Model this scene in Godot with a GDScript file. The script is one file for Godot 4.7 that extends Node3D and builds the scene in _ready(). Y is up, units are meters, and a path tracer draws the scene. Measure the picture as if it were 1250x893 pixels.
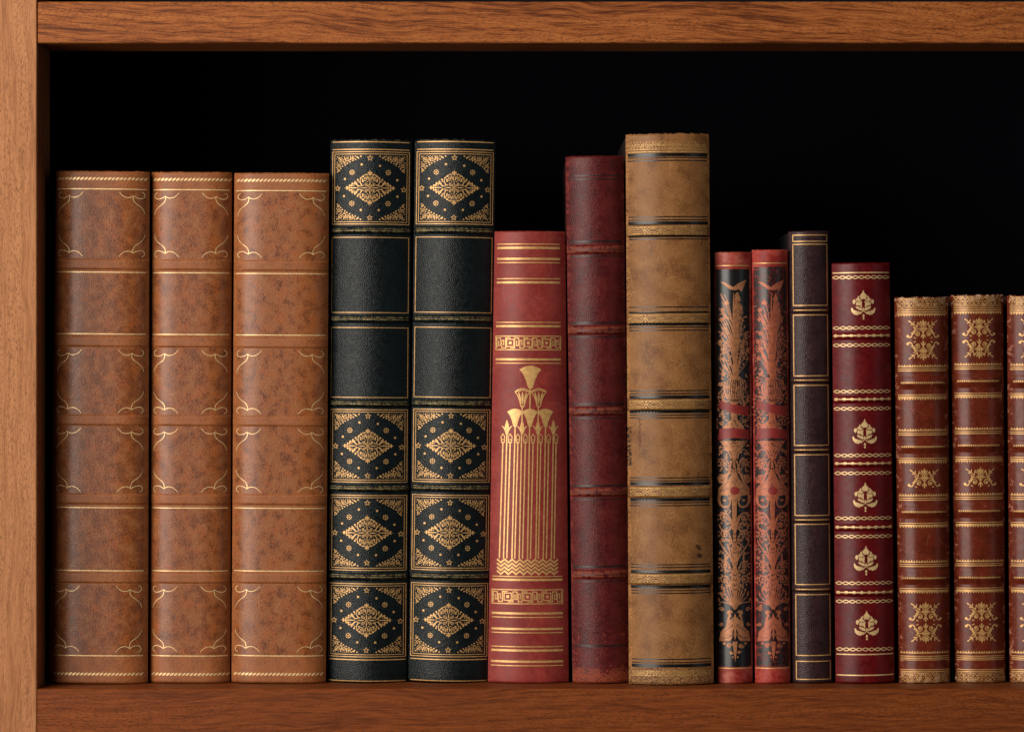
extends Node3D
# Old leather-bound books on a wooden shelf. Lengths inside a book are in units of 0.4 mm ("u"); UNIT turns them into metres.
# Sheet coordinates: x to the right, y downwards from a line 333.4 mm above the shelf top, which lies at y = SHELF.

const UNIT := 0.0004
const DIST := 1.9
const MID := Vector2(625.0, 446.5)
const SHELF := 833.5
const FRONT := 0.0338

var key_light: AreaLight3D


# ------------------------------------------------------------------ the rounded back of a book
class Spine:
	var wb := 100.0      # width at the foot
	var wt := 100.0      # width at the head
	var hh := 600.0      # height
	var power := 2.0
	var depth := 16.0
	var bands: Array = []   # [height of the middle, half width, amount, flatness]
	var roll := 3.0
	var unit := 0.0004
	var foot := 833.5
	var shift := Vector2.ZERO

	func half(h: float) -> float:
		return lerpf(wb, wt, h / hh) * 0.5

	func band_at(h: float) -> float:
		for b in bands:
			var t: float = absf(h - b[0]) / b[1]
			if t < 1.0:
				var r := 0.5 + 0.5 * cos(PI * t)
				if b[3] > 0.0:
					r = 1.0 - smoothstep(b[3], 1.0, t)
				return maxf(0.0, b[2] * r - 0.25)
		return 0.0

	func back(x: float, h: float, raised: bool) -> float:
		var t := minf(absf(x) / half(h), 1.0)
		var z := -depth * pow(t, power)
		var e := minf(h, hh - h)
		if e < roll:
			var k := clampf((roll - e) / roll, 0.0, 1.0)
			z -= roll * (1.0 - sqrt(1.0 - k * k))
		if raised:
			z += band_at(h) * (1.0 - 0.35 * pow(t, 8.0))
		return z

	func normal(x: float, h: float, raised: bool) -> Vector3:
		var a := half(h)
		var xx := clampf(x, -a * 0.985, a * 0.985)
		var y := clampf(h, 0.35, hh - 0.35)
		var dx := (back(xx + 0.3, y, raised) - back(xx - 0.3, y, raised)) / 0.6
		var dy := (back(xx, y + 0.3, raised) - back(xx, y - 0.3, raised)) / 0.6
		return Vector3(-dx, -dy, 1.0).normalized()

	func at(x: float, h: float, raised: bool, lift: float) -> Vector3:
		return Vector3(x, h, back(x, h, raised) + lift) * unit


# ------------------------------------------------------------------ thin foil or ink that follows the back of a book
class Foil:
	var spine: Spine
	var lift := 0.22
	var weight := 1.0    # thickness of strokes and leaves
	var wide := 1.0      # stretch across the back
	var v := PackedVector3Array()
	var n := PackedVector3Array()
	var uv := PackedVector2Array()

	func _init(s: Spine, l := 0.22) -> void:
		spine = s
		lift = l

	func put(p: Vector2) -> void:
		var h := spine.foot - p.y
		var x := p.x * wide
		v.push_back(spine.at(x, h, true, lift))
		n.push_back(spine.normal(x, h, true))
		uv.push_back((p + spine.shift) * 0.01)

	func tri(a: Vector2, b: Vector2, c: Vector2) -> void:
		var ab := a.distance_squared_to(b)
		var bc := b.distance_squared_to(c)
		var ca := c.distance_squared_to(a)
		if maxf(ab, maxf(bc, ca)) > 20.0:
			if ab >= bc and ab >= ca:
				var m := (a + b) * 0.5
				tri(a, m, c)
				tri(m, b, c)
			elif bc >= ca:
				var m := (b + c) * 0.5
				tri(a, b, m)
				tri(a, m, c)
			else:
				var m := (c + a) * 0.5
				tri(a, b, m)
				tri(m, b, c)
			return
		put(a)
		if (b - a).cross(c - a) > 0.0:
			put(b)
			put(c)
		else:
			put(c)
			put(b)

	func poly(points: Array) -> void:
		var p := PackedVector2Array(points)
		var t := Geometry2D.triangulate_polygon(p)
		for i in range(0, t.size(), 3):
			tri(p[t[i]], p[t[i + 1]], p[t[i + 2]])

	func both(points: Array, c: Vector2, k := 1.0) -> void:
		# a half outline (x right, y up) and its mirror image
		for sx in [-1.0, 1.0]:
			var q := []
			for p in points:
				q.push_back(Vector2(c.x + p.x * sx * k, c.y - p.y * k))
			poly(q)

	func stroke(p: PackedVector2Array, w0: float, w1 := -1.0) -> void:
		if w1 < 0.0:
			w1 = w0
		var q := PackedVector2Array()
		for i in p.size() - 1:
			var k := maxi(1, int(ceil(p[i].distance_to(p[i + 1]) / 4.0)))
			for j in k:
				q.push_back(p[i].lerp(p[i + 1], float(j) / k))
		q.push_back(p[p.size() - 1])
		var closed := p[0].is_equal_approx(p[p.size() - 1])
		var m := q.size()
		var l := PackedVector2Array()
		var r := PackedVector2Array()
		for i in m:
			var d0: Vector2
			var d1: Vector2
			if closed and (i == 0 or i == m - 1):
				d0 = (q[m - 1] - q[m - 2]).normalized()
				d1 = (q[1] - q[0]).normalized()
			else:
				d0 = (q[i] - q[maxi(i - 1, 0)]).normalized()
				d1 = (q[mini(i + 1, m - 1)] - q[i]).normalized()
			var d := (d0 + d1)
			if d.length() < 0.05:
				d = d1
			d = d.normalized()
			var side := Vector2(-d.y, d.x)
			var reach := 1.0
			if d0.length() > 0.5 and d1.length() > 0.5:
				reach = minf(1.6, 1.0 / maxf(0.3, d.dot(d1)))
			var w := lerpf(w0, w1, float(i) / (m - 1)) * 0.5 * reach * weight
			l.push_back(q[i] + side * w)
			r.push_back(q[i] - side * w)
		for i in m - 1:
			tri(l[i], l[i + 1], r[i])
			tri(r[i], l[i + 1], r[i + 1])

	func line(x0: float, x1: float, y: float, w: float) -> void:
		stroke(PackedVector2Array([Vector2(x0, y), Vector2(x1, y)]), w)

	func disc(c: Vector2, r: float, k := 8, ry := -1.0) -> void:
		if ry < 0.0:
			ry = r
		for i in k:
			var a := TAU * i / k
			var b := TAU * (i + 1) / k
			tri(c, c + Vector2(cos(a) * r, sin(a) * ry), c + Vector2(cos(b) * r, sin(b) * ry))

	func leaf(a: Vector2, b: Vector2, w: float, bend := 0.0) -> void:
		var d := b - a
		var s := Vector2(-d.y, d.x).normalized()
		var q := []
		for t in [[0.0, 0.0], [0.25, 0.8], [0.5, 1.0], [0.78, 0.6], [1.0, 0.0], [0.78, -0.6], [0.5, -1.0], [0.25, -0.8]]:
			q.push_back(a + d * t[0] + s * (t[1] * w * 0.5 * weight + bend * sin(PI * t[0])))
		for i in range(1, 7):
			tri(q[0], q[i], q[i + 1])

	func spiral(c: Vector2, r: float, turns: float, start: float, way: float, w: float) -> void:
		var p := PackedVector2Array()
		var k := int(turns * 10.0) + 2
		for i in k + 1:
			var t := float(i) / k
			var a := start + way * TAU * turns * t
			p.push_back(c + Vector2(cos(a), sin(a)) * r * lerpf(1.0, 0.16, pow(t, 0.8)))
		stroke(p, w, w * 0.9)
		disc(p[k], w * 0.8, 6)

	func mesh() -> ArrayMesh:
		var a := []
		a.resize(Mesh.ARRAY_MAX)
		a[Mesh.ARRAY_VERTEX] = v
		a[Mesh.ARRAY_NORMAL] = n
		a[Mesh.ARRAY_TEX_UV] = uv
		var m := ArrayMesh.new()
		m.add_surface_from_arrays(Mesh.PRIMITIVE_TRIANGLES, a)
		return m


# ------------------------------------------------------------------ small helpers
func bez(a: Vector2, b: Vector2, c: Vector2, d: Vector2, k := 7) -> PackedVector2Array:
	var p := PackedVector2Array()
	for i in k + 1:
		p.push_back(a.bezier_interpolate(b, c, d, float(i) / k))
	return p


func noise(s: int, freq: float, octaves := 3, kind := FastNoiseLite.TYPE_SIMPLEX_SMOOTH) -> FastNoiseLite:
	var f := FastNoiseLite.new()
	f.seed = s
	f.noise_type = kind
	f.frequency = freq
	f.fractal_type = FastNoiseLite.FRACTAL_FBM if octaves > 1 else FastNoiseLite.FRACTAL_NONE
	f.fractal_octaves = octaves
	return f


func part(called: String, mesh: Mesh, m: Material, parent: Node3D) -> MeshInstance3D:
	var o := MeshInstance3D.new()
	o.name = called
	o.mesh = mesh
	o.material_override = m
	parent.add_child(o, true)
	return o


func foil(called: String, f: Foil, m: Material, parent: Node3D) -> MeshInstance3D:
	if f.v.size() < 3:
		return null
	return part(called, f.mesh(), m, parent)


func chamfered(lo: Vector3, hi: Vector3, b: float, uvs: Vector2, uvo := Vector2.ZERO, along_y := false) -> ArrayMesh:
	# a box with bevelled edges; uv in metres times uvs, taken from the face each triangle belongs to
	var st := SurfaceTool.new()
	st.begin(Mesh.PRIMITIVE_TRIANGLES)
	var c := (lo + hi) * 0.5
	var e := (hi - lo) * 0.5
	var q := func(s: Vector3, face: int) -> Vector3:
		var r := e - Vector3(b, b, b)
		r[face] = e[face]
		return c + s * r
	var add := func(p: Array) -> void:
		var mid := Vector3.ZERO
		for x in p:
			mid += x / p.size()
		var nn: Vector3 = (p[1] - p[0]).cross(p[2] - p[0]).normalized()
		var order := [0, 1, 2] if p.size() == 3 else [0, 1, 2, 0, 2, 3]
		if nn.dot(mid - c) > 0.0:
			order.reverse()
		else:
			nn = -nn
		for i in order:
			var x: Vector3 = p[i] - lo
			var an := nn.abs()
			var w := Vector2(x.x, x.y)
			if an.y > 0.8:
				w = Vector2(x.x, x.z + 0.031)
			elif an.x > 0.8:
				w = Vector2(x.z + 0.017, x.y)
			if along_y:
				w = Vector2(w.y, w.x)
			st.set_normal(nn)
			st.set_uv(w * uvs + uvo)
			st.add_vertex(p[i])
	for f in 3:
		var g := (f + 1) % 3
		var h := (f + 2) % 3
		for s in [-1.0, 1.0]:
			var quad := []
			for k in [[-1.0, -1.0], [1.0, -1.0], [1.0, 1.0], [-1.0, 1.0]]:
				var d := Vector3.ZERO
				d[f] = s
				d[g] = k[0]
				d[h] = k[1]
				quad.push_back(q.call(d, f))
			add.call(quad)
		for s in [-1.0, 1.0]:
			for t in [-1.0, 1.0]:
				var d0 := Vector3.ZERO
				d0[f] = s
				d0[g] = t
				var d1 := d0
				d0[h] = -1.0
				d1[h] = 1.0
				add.call([q.call(d0, f), q.call(d1, f), q.call(d1, g), q.call(d0, g)])
	for sx in [-1.0, 1.0]:
		for sy in [-1.0, 1.0]:
			for sz in [-1.0, 1.0]:
				var d := Vector3(sx, sy, sz)
				add.call([q.call(d, 0), q.call(d, 1), q.call(d, 2)])
	return st.commit()


# ------------------------------------------------------------------ materials
func gold(c: Color, metal: float, rough: float, worn: float, s: int) -> StandardMaterial3D:
	# foil with patchy tone; the share `worn` of it is rubbed away in flecks
	var k := 384
	var im := Image.create_empty(k, k, false, Image.FORMAT_RGBA8)
	var a := noise(s, 0.03, 3)
	var b := noise(s + 7, 0.16, 2)
	for y in k:
		for x in k:
			var t := 0.5 + 0.5 * a.get_noise_2d(x, y)
			var f := 0.5 + 0.5 * b.get_noise_2d(x, y)
			var shade := lerpf(0.74, 1.0, clampf(t * 0.8 + f * 0.5 - 0.1, 0.0, 1.0))
			var alpha := 1.0 if f * 0.6 + t * 0.4 > worn else 0.0
			im.set_pixel(x, y, Color(shade, shade * lerpf(0.96, 1.0, t), shade * lerpf(0.9, 1.0, f), alpha))
	var m := StandardMaterial3D.new()
	m.resource_name = "gilt"
	m.albedo_color = c
	m.albedo_texture = ImageTexture.create_from_image(im)
	m.metallic = metal
	m.roughness = rough
	m.transparency = BaseMaterial3D.TRANSPARENCY_ALPHA_SCISSOR
	m.alpha_scissor_threshold = 0.5
	m.uv1_scale = Vector3(1.3, 1.3, 1.0)
	return m


func plain(c: Color, rough: float, spec := 0.5) -> StandardMaterial3D:
	var m := StandardMaterial3D.new()
	m.albedo_color = c
	m.roughness = rough
	m.metallic_specular = spec
	return m


# colour and relief of one book's leather or cloth; patches = [Callable(x, y) -> Color with alpha as strength]
func binding(w: float, top: float, foot: float, s: int, d: Dictionary) -> StandardMaterial3D:
	var res: float = d.get("res", 2.4)
	var tw := int(w * res)
	var th := int((foot - top) * res)
	var col := PackedByteArray()
	col.resize(tw * th * 3)
	var rel := PackedByteArray()
	rel.resize(tw * th * 3)
	var n_big := noise(s, d.get("blotch", 0.03), 4)
	var n_mid := noise(s + 1, d.get("mottle", 0.11), 3)
	var n_fine := noise(s + 2, 0.55, 2)
	var n_acc := noise(s + 3, 0.05, 3)
	var grain_size: float = d.get("grain", 0.35)
	var pebble: bool = d.get("pebble", false)
	var weave: bool = d.get("weave", false)
	var n_grain := noise(s + 4, grain_size, 1, FastNoiseLite.TYPE_CELLULAR)
	n_grain.cellular_return_type = FastNoiseLite.RETURN_DISTANCE2_SUB
	n_grain.cellular_jitter = 1.0
	var n_scr := noise(s + 5, 0.02, 3)
	var base: Color = d.base
	var dark: Color = d.dark
	var light: Color = d.light
	var accent: Color = d.accent
	var amount: float = d.get("amount", 0.8)
	var acc_amount: float = d.get("acc_amount", 0.5)
	var rough: float = d.get("rough", 0.5)
	var has_marks := d.has("marks")
	var marks = d.get("marks")
	var i := 0
	for py in th:
		var y := py / res + top
		for px in tw:
			var x := px / res - w * 0.5
			var b := n_big.get_noise_2d(x * 1.15, y) * 1.5
			var m := n_mid.get_noise_2d(x, y)
			var f := n_fine.get_noise_2d(x, y)
			var a := n_acc.get_noise_2d(x, y * 0.8)
			var g: float
			if weave:
				g = 0.5 + 0.25 * sin(x * 4.2 + f) + 0.25 * sin(y * 4.2 + f)
			else:
				g = clampf(n_grain.get_noise_2d(x * 1.1, y * 0.95) + 1.0, 0.0, 1.0)
			var c := base
			var k := (b * 0.75 + m * 0.55) * amount
			if k < 0.0:
				c = c.lerp(dark, clampf(-k * 1.7, 0.0, 1.0))
			else:
				c = c.lerp(light, clampf(k * 1.7, 0.0, 1.0))
			c = c.lerp(accent, clampf((a + m * 0.5 - 0.05) * 2.2, 0.0, 1.0) * acc_amount)
			var tone := 1.0 + f * 0.16
			if pebble:
				tone *= 0.86 + 0.22 * g
			var rr := rough + m * 0.10 + f * 0.06
			var hgt := 0.5 + f * 0.12 + (m * 0.12)
			if pebble:
				hgt = 0.15 + 0.75 * sqrt(g) + f * 0.08
			elif weave:
				hgt = 0.2 + 0.6 * g
			else:
				hgt += (g - 0.5) * 0.28
			if has_marks:
				var e: Color = marks.call(x, y, b, m, f, a)
				if e.a > 0.0:
					c = c.lerp(Color(e.r, e.g, e.b), e.a)
					rr = lerpf(rr, 0.75, e.a * 0.7)
					hgt -= e.a * 0.18
			col[i] = clampi(int(c.r * tone * 255.0), 0, 255)
			col[i + 1] = clampi(int(c.g * tone * 255.0), 0, 255)
			col[i + 2] = clampi(int(c.b * tone * 255.0), 0, 255)
			rel[i] = clampi(int(hgt * 255.0), 0, 255)
			rel[i + 1] = clampi(int(rr * 255.0), 0, 255)
			i += 3
	# fine scratches and rubbed lines in the surface
	var rng := RandomNumberGenerator.new()
	rng.seed = s * 77 + 1
	for n in int(d.get("scratches", 0)):
		var p := Vector2(rng.randf() * tw, rng.randf() * th)
		var way := Vector2.from_angle(rng.randf_range(-0.5, 0.5) + (PI / 2 if rng.randf() < 0.6 else 0.0))
		var strength := rng.randf_range(0.08, 0.30)
		var pale := rng.randf() < 0.6
		for q in int(rng.randf_range(8, 70)):
			p += way
			way = way.rotated(rng.randf_range(-0.12, 0.12))
			if p.x < 0 or p.y < 0 or p.x >= tw or p.y >= th:
				break
			var at := (int(p.y) * tw + int(p.x)) * 3
			for ch in 3:
				col[at + ch] = clampi(int(lerpf(col[at + ch], 225.0 - ch * 35.0 if pale else 40.0 - ch * 10.0, strength)), 0, 255)
			rel[at] = clampi(int(rel[at] - 110.0 * strength), 0, 255)
	var mt := StandardMaterial3D.new()
	mt.resource_name = "binding"
	mt.albedo_texture = ImageTexture.create_from_image(Image.create_from_data(tw, th, false, Image.FORMAT_RGB8, col))
	var rt := ImageTexture.create_from_image(Image.create_from_data(tw, th, false, Image.FORMAT_RGB8, rel))
	mt.roughness = 1.0
	mt.roughness_texture = rt
	mt.roughness_texture_channel = BaseMaterial3D.TEXTURE_CHANNEL_GREEN
	mt.heightmap_enabled = true
	mt.heightmap_texture = rt
	mt.heightmap_scale = d.get("relief", 0.012)
	mt.metallic_specular = d.get("spec", 0.36)
	mt.texture_repeat = false
	return mt


func wood(s: int, tw: int, th: int, res: float, dark: Color, mid: Color, light: Color, slope: float, relief: float, figure := 1.0) -> StandardMaterial3D:
	# grain runs along the texture's u
	var col := PackedByteArray()
	col.resize(tw * th * 3)
	var rel := PackedByteArray()
	rel.resize(tw * th * 3)
	var n1 := noise(s, 0.012, 4)
	var n2 := noise(s + 1, 0.05, 3)
	var n3 := noise(s + 2, 0.35, 2)
	var n4 := noise(s + 3, 0.006, 2)
	var n5 := noise(s + 4, 0.42, 1)
	var i := 0
	for py in th:
		for px in tw:
			var x := px / res
			var y := py / res
			var yy := y + slope * x + 13.0 * figure * n4.get_noise_2d(x, y * 1.5)
			var ring := n1.get_noise_2d(x * 0.13, yy * 3.4)
			var streak := n2.get_noise_2d(x * 0.10, yy * 3.2)
			var fibre := n3.get_noise_2d(x * 0.07, yy * 1.9)
			var pore := n5.get_noise_2d(x * 0.32, yy * 2.8)
			var k := ring * 1.1 * figure + streak * 0.65 + fibre * 0.75
			var c := mid.lerp(light, clampf(k * 1.4, 0.0, 1.0)) if k > 0.0 else mid.lerp(dark, clampf(-k * 1.5, 0.0, 1.0))
			var p := clampf((pore - 0.36) * 3.0, 0.0, 1.0) * clampf(0.6 + ring * 1.2, 0.2, 1.0)
			c = c.lerp(dark * 0.55, p * 0.6)
			var h := 0.6 + fibre * 0.2 - p * 0.5
			col[i] = clampi(int(c.r * 255.0), 0, 255)
			col[i + 1] = clampi(int(c.g * 255.0), 0, 255)
			col[i + 2] = clampi(int(c.b * 255.0), 0, 255)
			rel[i] = clampi(int(h * 255.0), 0, 255)
			rel[i + 1] = clampi(int((0.5 + fibre * 0.12 + p * 0.2) * 255.0), 0, 255)
			i += 3
	var mt := StandardMaterial3D.new()
	mt.resource_name = "wood"
	mt.albedo_texture = ImageTexture.create_from_image(Image.create_from_data(tw, th, false, Image.FORMAT_RGB8, col))
	var rt := ImageTexture.create_from_image(Image.create_from_data(tw, th, false, Image.FORMAT_RGB8, rel))
	mt.roughness = 1.0
	mt.roughness_texture = rt
	mt.roughness_texture_channel = BaseMaterial3D.TEXTURE_CHANNEL_GREEN
	mt.heightmap_enabled = true
	mt.heightmap_texture = rt
	mt.heightmap_scale = relief
	mt.metallic_specular = 0.28
	return mt


# ------------------------------------------------------------------ a book: boards, leaves and back
func strip_mesh(s: Spine, h0: float, h1: float, rows: int, raised: bool, wobble: float, seed_: int, top: float) -> ArrayMesh:
	var cols := 40
	var v := PackedVector3Array()
	var n := PackedVector3Array()
	var uv := PackedVector2Array()
	var idx := PackedInt32Array()
	var ns := noise(seed_, 0.12, 3)
	var hs := PackedFloat32Array()
	if raised:
		for r in rows + 1:
			hs.push_back(lerpf(h0, h1, float(r) / rows))
	else:
		for t in [0.0, 0.12, 0.3, 0.6, 1.0]:
			hs.push_back(s.roll * t)
		for r in range(1, rows):
			hs.push_back(lerpf(s.roll, s.hh - s.roll, float(r) / rows))
		for t in [1.0, 0.6, 0.3, 0.12, 0.0]:
			hs.push_back(s.hh - s.roll * t)
	var wmax := maxf(s.wb, s.wt)
	for r in hs.size():
		var h := hs[r]
		var a := s.half(h)
		for c in cols + 1:
			var t := -cos(PI * c / cols)
			t = lerpf(2.0 * c / cols - 1.0, t, 0.55)
			var x := t * a
			var z := s.back(x, h, false)
			if raised:
				z += s.band_at(h) * (1.0 - 0.35 * pow(absf(t), 8.0))
				var q := minf(h - h0, h1 - h)
				if q < 0.01:
					z -= 0.6
			var dent := ns.get_noise_2d(x * 0.7, h * 0.35) * 0.35
			var y := h
			var e := minf(h, s.hh - h)
			if not raised and e < 5.0:
				var push := ns.get_noise_2d(x * 2.2, 300.0 if h > 50.0 else 0.0)
				if h > 50.0:
					y += push * wobble * (1.0 - e / 5.0)
				z -= absf(push) * wobble * 0.7 * (1.0 - e / 5.0)
			v.push_back(Vector3(x, y, z + dent * (0.0 if raised else 0.3)) * s.unit)
			n.push_back(s.normal(x, h, raised))
			uv.push_back(Vector2(x / wmax + 0.5, 1.0 - h / s.hh))
	for r in hs.size() - 1:
		for c in cols:
			var a := r * (cols + 1) + c
			var b := a + cols + 1
			idx.append_array([a, b, a + 1, a + 1, b, b + 1])
	if not raised:
		# the leather turns in at head and foot and goes back at the sides
		var first := 0
		var last := (hs.size() - 1) * (cols + 1)
		for start in [first, last]:
			var o := v.size()
			for c in cols + 1:
				var p: Vector3 = v[start + c]
				v.push_back(p)
				n.push_back(Vector3(0, 1 if start == last else -1, 0))
				uv.push_back(uv[start + c])
				v.push_back(Vector3(p.x * 0.97, p.y, -s.depth * s.unit - 12.0 * s.unit))
				n.push_back(Vector3(0, 1 if start == last else -1, 0))
				uv.push_back(uv[start + c])
			for c in cols:
				var a := o + c * 2
				if start == last:
					idx.append_array([a, a + 1, a + 2, a + 2, a + 1, a + 3])
				else:
					idx.append_array([a, a + 2, a + 1, a + 2, a + 3, a + 1])
		for side in [0, cols]:
			var o := v.size()
			for r in hs.size():
				var p: Vector3 = v[r * (cols + 1) + side]
				var nn := Vector3(-1 if side == 0 else 1, 0, 0)
				v.push_back(p)
				n.push_back(nn)
				uv.push_back(uv[r * (cols + 1) + side])
				v.push_back(Vector3(p.x * 0.965, p.y, p.z - 14.0 * s.unit))
				n.push_back(nn)
				uv.push_back(uv[r * (cols + 1) + side])
			for r in hs.size() - 1:
				var a := o + r * 2
				if side == 0:
					idx.append_array([a, a + 1, a + 2, a + 2, a + 1, a + 3])
				else:
					idx.append_array([a, a + 2, a + 1, a + 2, a + 3, a + 1])
	var arr := []
	arr.resize(Mesh.ARRAY_MAX)
	arr[Mesh.ARRAY_VERTEX] = v
	arr[Mesh.ARRAY_NORMAL] = n
	arr[Mesh.ARRAY_TEX_UV] = uv
	arr[Mesh.ARRAY_INDEX] = idx
	var m := ArrayMesh.new()
	m.add_surface_from_arrays(Mesh.PRIMITIVE_TRIANGLES, arr)
	return m


var paper: StandardMaterial3D
var counts := {}


# d: x (left and right at the foot), xt (at the head), top, foot, power, depth, bands, look, board colour ...
func book(called: String, label: String, group: String, d: Dictionary) -> Dictionary:
	var o := Node3D.new()
	var k: int = counts.get(called, 0)
	counts[called] = k + 1
	o.name = called if k == 0 else "%s_%03d" % [called, k]
	add_child(o)
	o.set_meta("label", label)
	o.set_meta("category", "book")
	if group:
		o.set_meta("group", group)
	var foot: float = d.foot
	var near := DIST * (1.0 - (SHELF - MID.y) / (foot - MID.y))
	var unit := UNIT * (DIST - near) / DIST
	var s := Spine.new()
	s.wb = d.x[1] - d.x[0]
	s.wt = d.xt[1] - d.xt[0]
	s.hh = foot - d.top
	s.foot = foot
	s.unit = unit
	s.shift = Vector2(d.seed * 37.7, d.seed * 11.3)
	s.power = d.power
	s.depth = d.depth
	s.roll = d.get("roll", 3.0)
	var br: Array = d.get("band", [4.0, 3.0, 0.0])
	for y in d.get("bands", []):
		s.bands.push_back([foot - y, br[0], br[1], br[2]])
	var xb: float = (d.x[0] + d.x[1]) * 0.5
	var xh: float = (d.xt[0] + d.xt[1]) * 0.5
	var lean := -atan2(xh - xb, s.hh)
	o.rotation.z = lean
	o.position = Vector3((xb - MID.x) * unit, absf(sin(lean)) * s.wb * 0.5 * unit + 0.00005, near)
	var look: Material = binding(maxf(s.wb, s.wt), d.top, foot, d.seed, d.look)
	var sp := part("spine", strip_mesh(s, 0, s.hh, 60, false, d.get("wobble", 0.8), d.seed, d.top), look, o)
	for b in s.bands:
		part("raised_band", strip_mesh(s, b[0] - b[1], b[0] + b[1], 14, true, 0.0, d.seed, d.top), look, sp)
	# boards and leaves
	var bm: StandardMaterial3D = plain(d.board, 0.6)
	var deep: float = d.get("deep", 380.0)
	var z0 := -s.depth - 5.0
	var tk: float = d.get("thick", 6.0)
	var w: float = minf(s.wb, s.wt) * 0.5 + d.get("out", -0.6)
	for side in [-1.0, 1.0]:
		var lo := Vector3(minf(side * w, side * (w - tk)), 0.0, z0 - deep) * unit
		var hi := Vector3(maxf(side * w, side * (w - tk)), s.hh - 0.8, z0) * unit
		part("cover_board", chamfered(lo, hi, 1.4 * unit, Vector2.ONE), bm, o)
	part("page_block", chamfered(Vector3(-w + tk + 0.3, 8.0, z0 - deep + 9.0) * unit, Vector3(w - tk - 0.3, s.hh - 9.0, -s.depth - 1.0) * unit, 0.3 * unit, Vector2.ONE), paper, o)
	return {"node": o, "spine": s, "back": sp, "look": look}


# ------------------------------------------------------------------ ornaments
func scroll_corner(f: Foil, c: Vector2, sx: float, sy: float, w := 1.0) -> void:
	var q := func(p: PackedVector2Array) -> PackedVector2Array:
		var r := PackedVector2Array()
		for a in p:
			r.push_back(c + Vector2(a.x * sx, a.y * sy))
		return r
	f.stroke(q.call(bez(Vector2(4, 0), Vector2(-1.5, 1), Vector2(0, 9), Vector2(7, 7.6), 6)), w * 0.8, w)
	f.stroke(q.call(bez(Vector2(7, 7.6), Vector2(11, 6.6), Vector2(13, 5.2), Vector2(14, 4.2), 4)), w, w * 0.7)
	f.stroke(q.call(bez(Vector2(14, 4.2), Vector2(19, 9), Vector2(27, 6.5), Vector2(31, 0), 7)), w, w * 0.6)
	f.stroke(q.call(bez(Vector2(14.5, 4.4), Vector2(16, 17), Vector2(3, 13), Vector2(0.3, 27), 9)), w, w * 0.6)


func rope(f: Foil, x0: float, x1: float, y: float, h := 1.8, step := 4.8) -> void:
	var x := x0
	while x < x1 - 1.0:
		f.leaf(Vector2(x, y + h), Vector2(x + step * 1.08, y - h), 2.6)
		x += step


func brown_book(label: String, sd: int, x: Array, xt: Array, top: float, foot: float, look: Dictionary, gilt: Material) -> void:
	var dy := top - 209.7
	var ys := []
	for y in [323.5, 417.7, 513.5, 609.7, 705.7]:
		ys.push_back(y + dy * (foot - y) / 620.0)
	var edge := (minf(x[1] - x[0], xt[1] - xt[0])) * 0.5 - 3.6
	look = look.duplicate()
	look.marks = func(px: float, py: float, bb: float, m: float, f: float, aa: float) -> Color:
		# the panels are stained dark and sprinkled; their borders, the bands and both ends keep the plain tan
		var y := py - dy * (foot - py) / 620.0
		var rim := 1.5 * m
		var inside: bool = absf(px) < edge + rim and ((y > 232.0 and y < 316.5) or (y > 333.0 and y < 409.0) or (y > 425.0 and y < 506.6) or (y > 520.0 and y < 602.5) or (y > 620.0 and y < 697.0) or (y > 713.0 and y < 800.6))
		if inside:
			if f * 0.7 + m * 0.8 + bb * 0.2 > 0.52:
				return Color(0.28, 0.155, 0.09, 0.30)
			return Color(0, 0, 0, 0)
		return Color(0.555, 0.32, 0.155, 0.6 + 0.4 * m)
	var b := book("leather_book", label, "matching mottled brown leather books", {"x": x, "xt": xt, "top": top, "foot": foot, "power": 4.4, "depth": 16.0, "bands": ys, "band": [7.6, 2.0, 0.55], "look": look, "seed": sd, "board": Color(0.40, 0.22, 0.12), "roll": 3.5, "wobble": 0.9})
	var s: Spine = b.spine
	var a := minf(s.wb, s.wt) * 0.5 - 2.5
	var f: Foil
	for y in [219.2, 823.0]:
		f = Foil.new(s)
		rope(f, -a, a, y + dy * (foot - y) / 620.0)
		foil("gilt_rope_line", f, gilt, b.back)
	for y in [231.8, 333.2, 408.4, 620.2, 697.0, 800.6]:
		f = Foil.new(s)
		f.line(-a, a, y + dy * (foot - y) / 620.0, 1.25)
		foil("gilt_line", f, gilt, b.back)
	for p in [[235.5, 314.0], [427.5, 505.0], [523.0, 601.0], [715.5, 796.0]]:
		for sx in [-1.0, 1.0]:
			for sy in [-1.0, 1.0]:
				f = Foil.new(s)
				var yy: float = p[0] if sy > 0.0 else p[1]
				scroll_corner(f, Vector2(-sx * (a - 1.5), yy + dy * (foot - yy) / 620.0), sx, sy)
				foil("gilt_corner_scroll", f, gilt, b.back)


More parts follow.
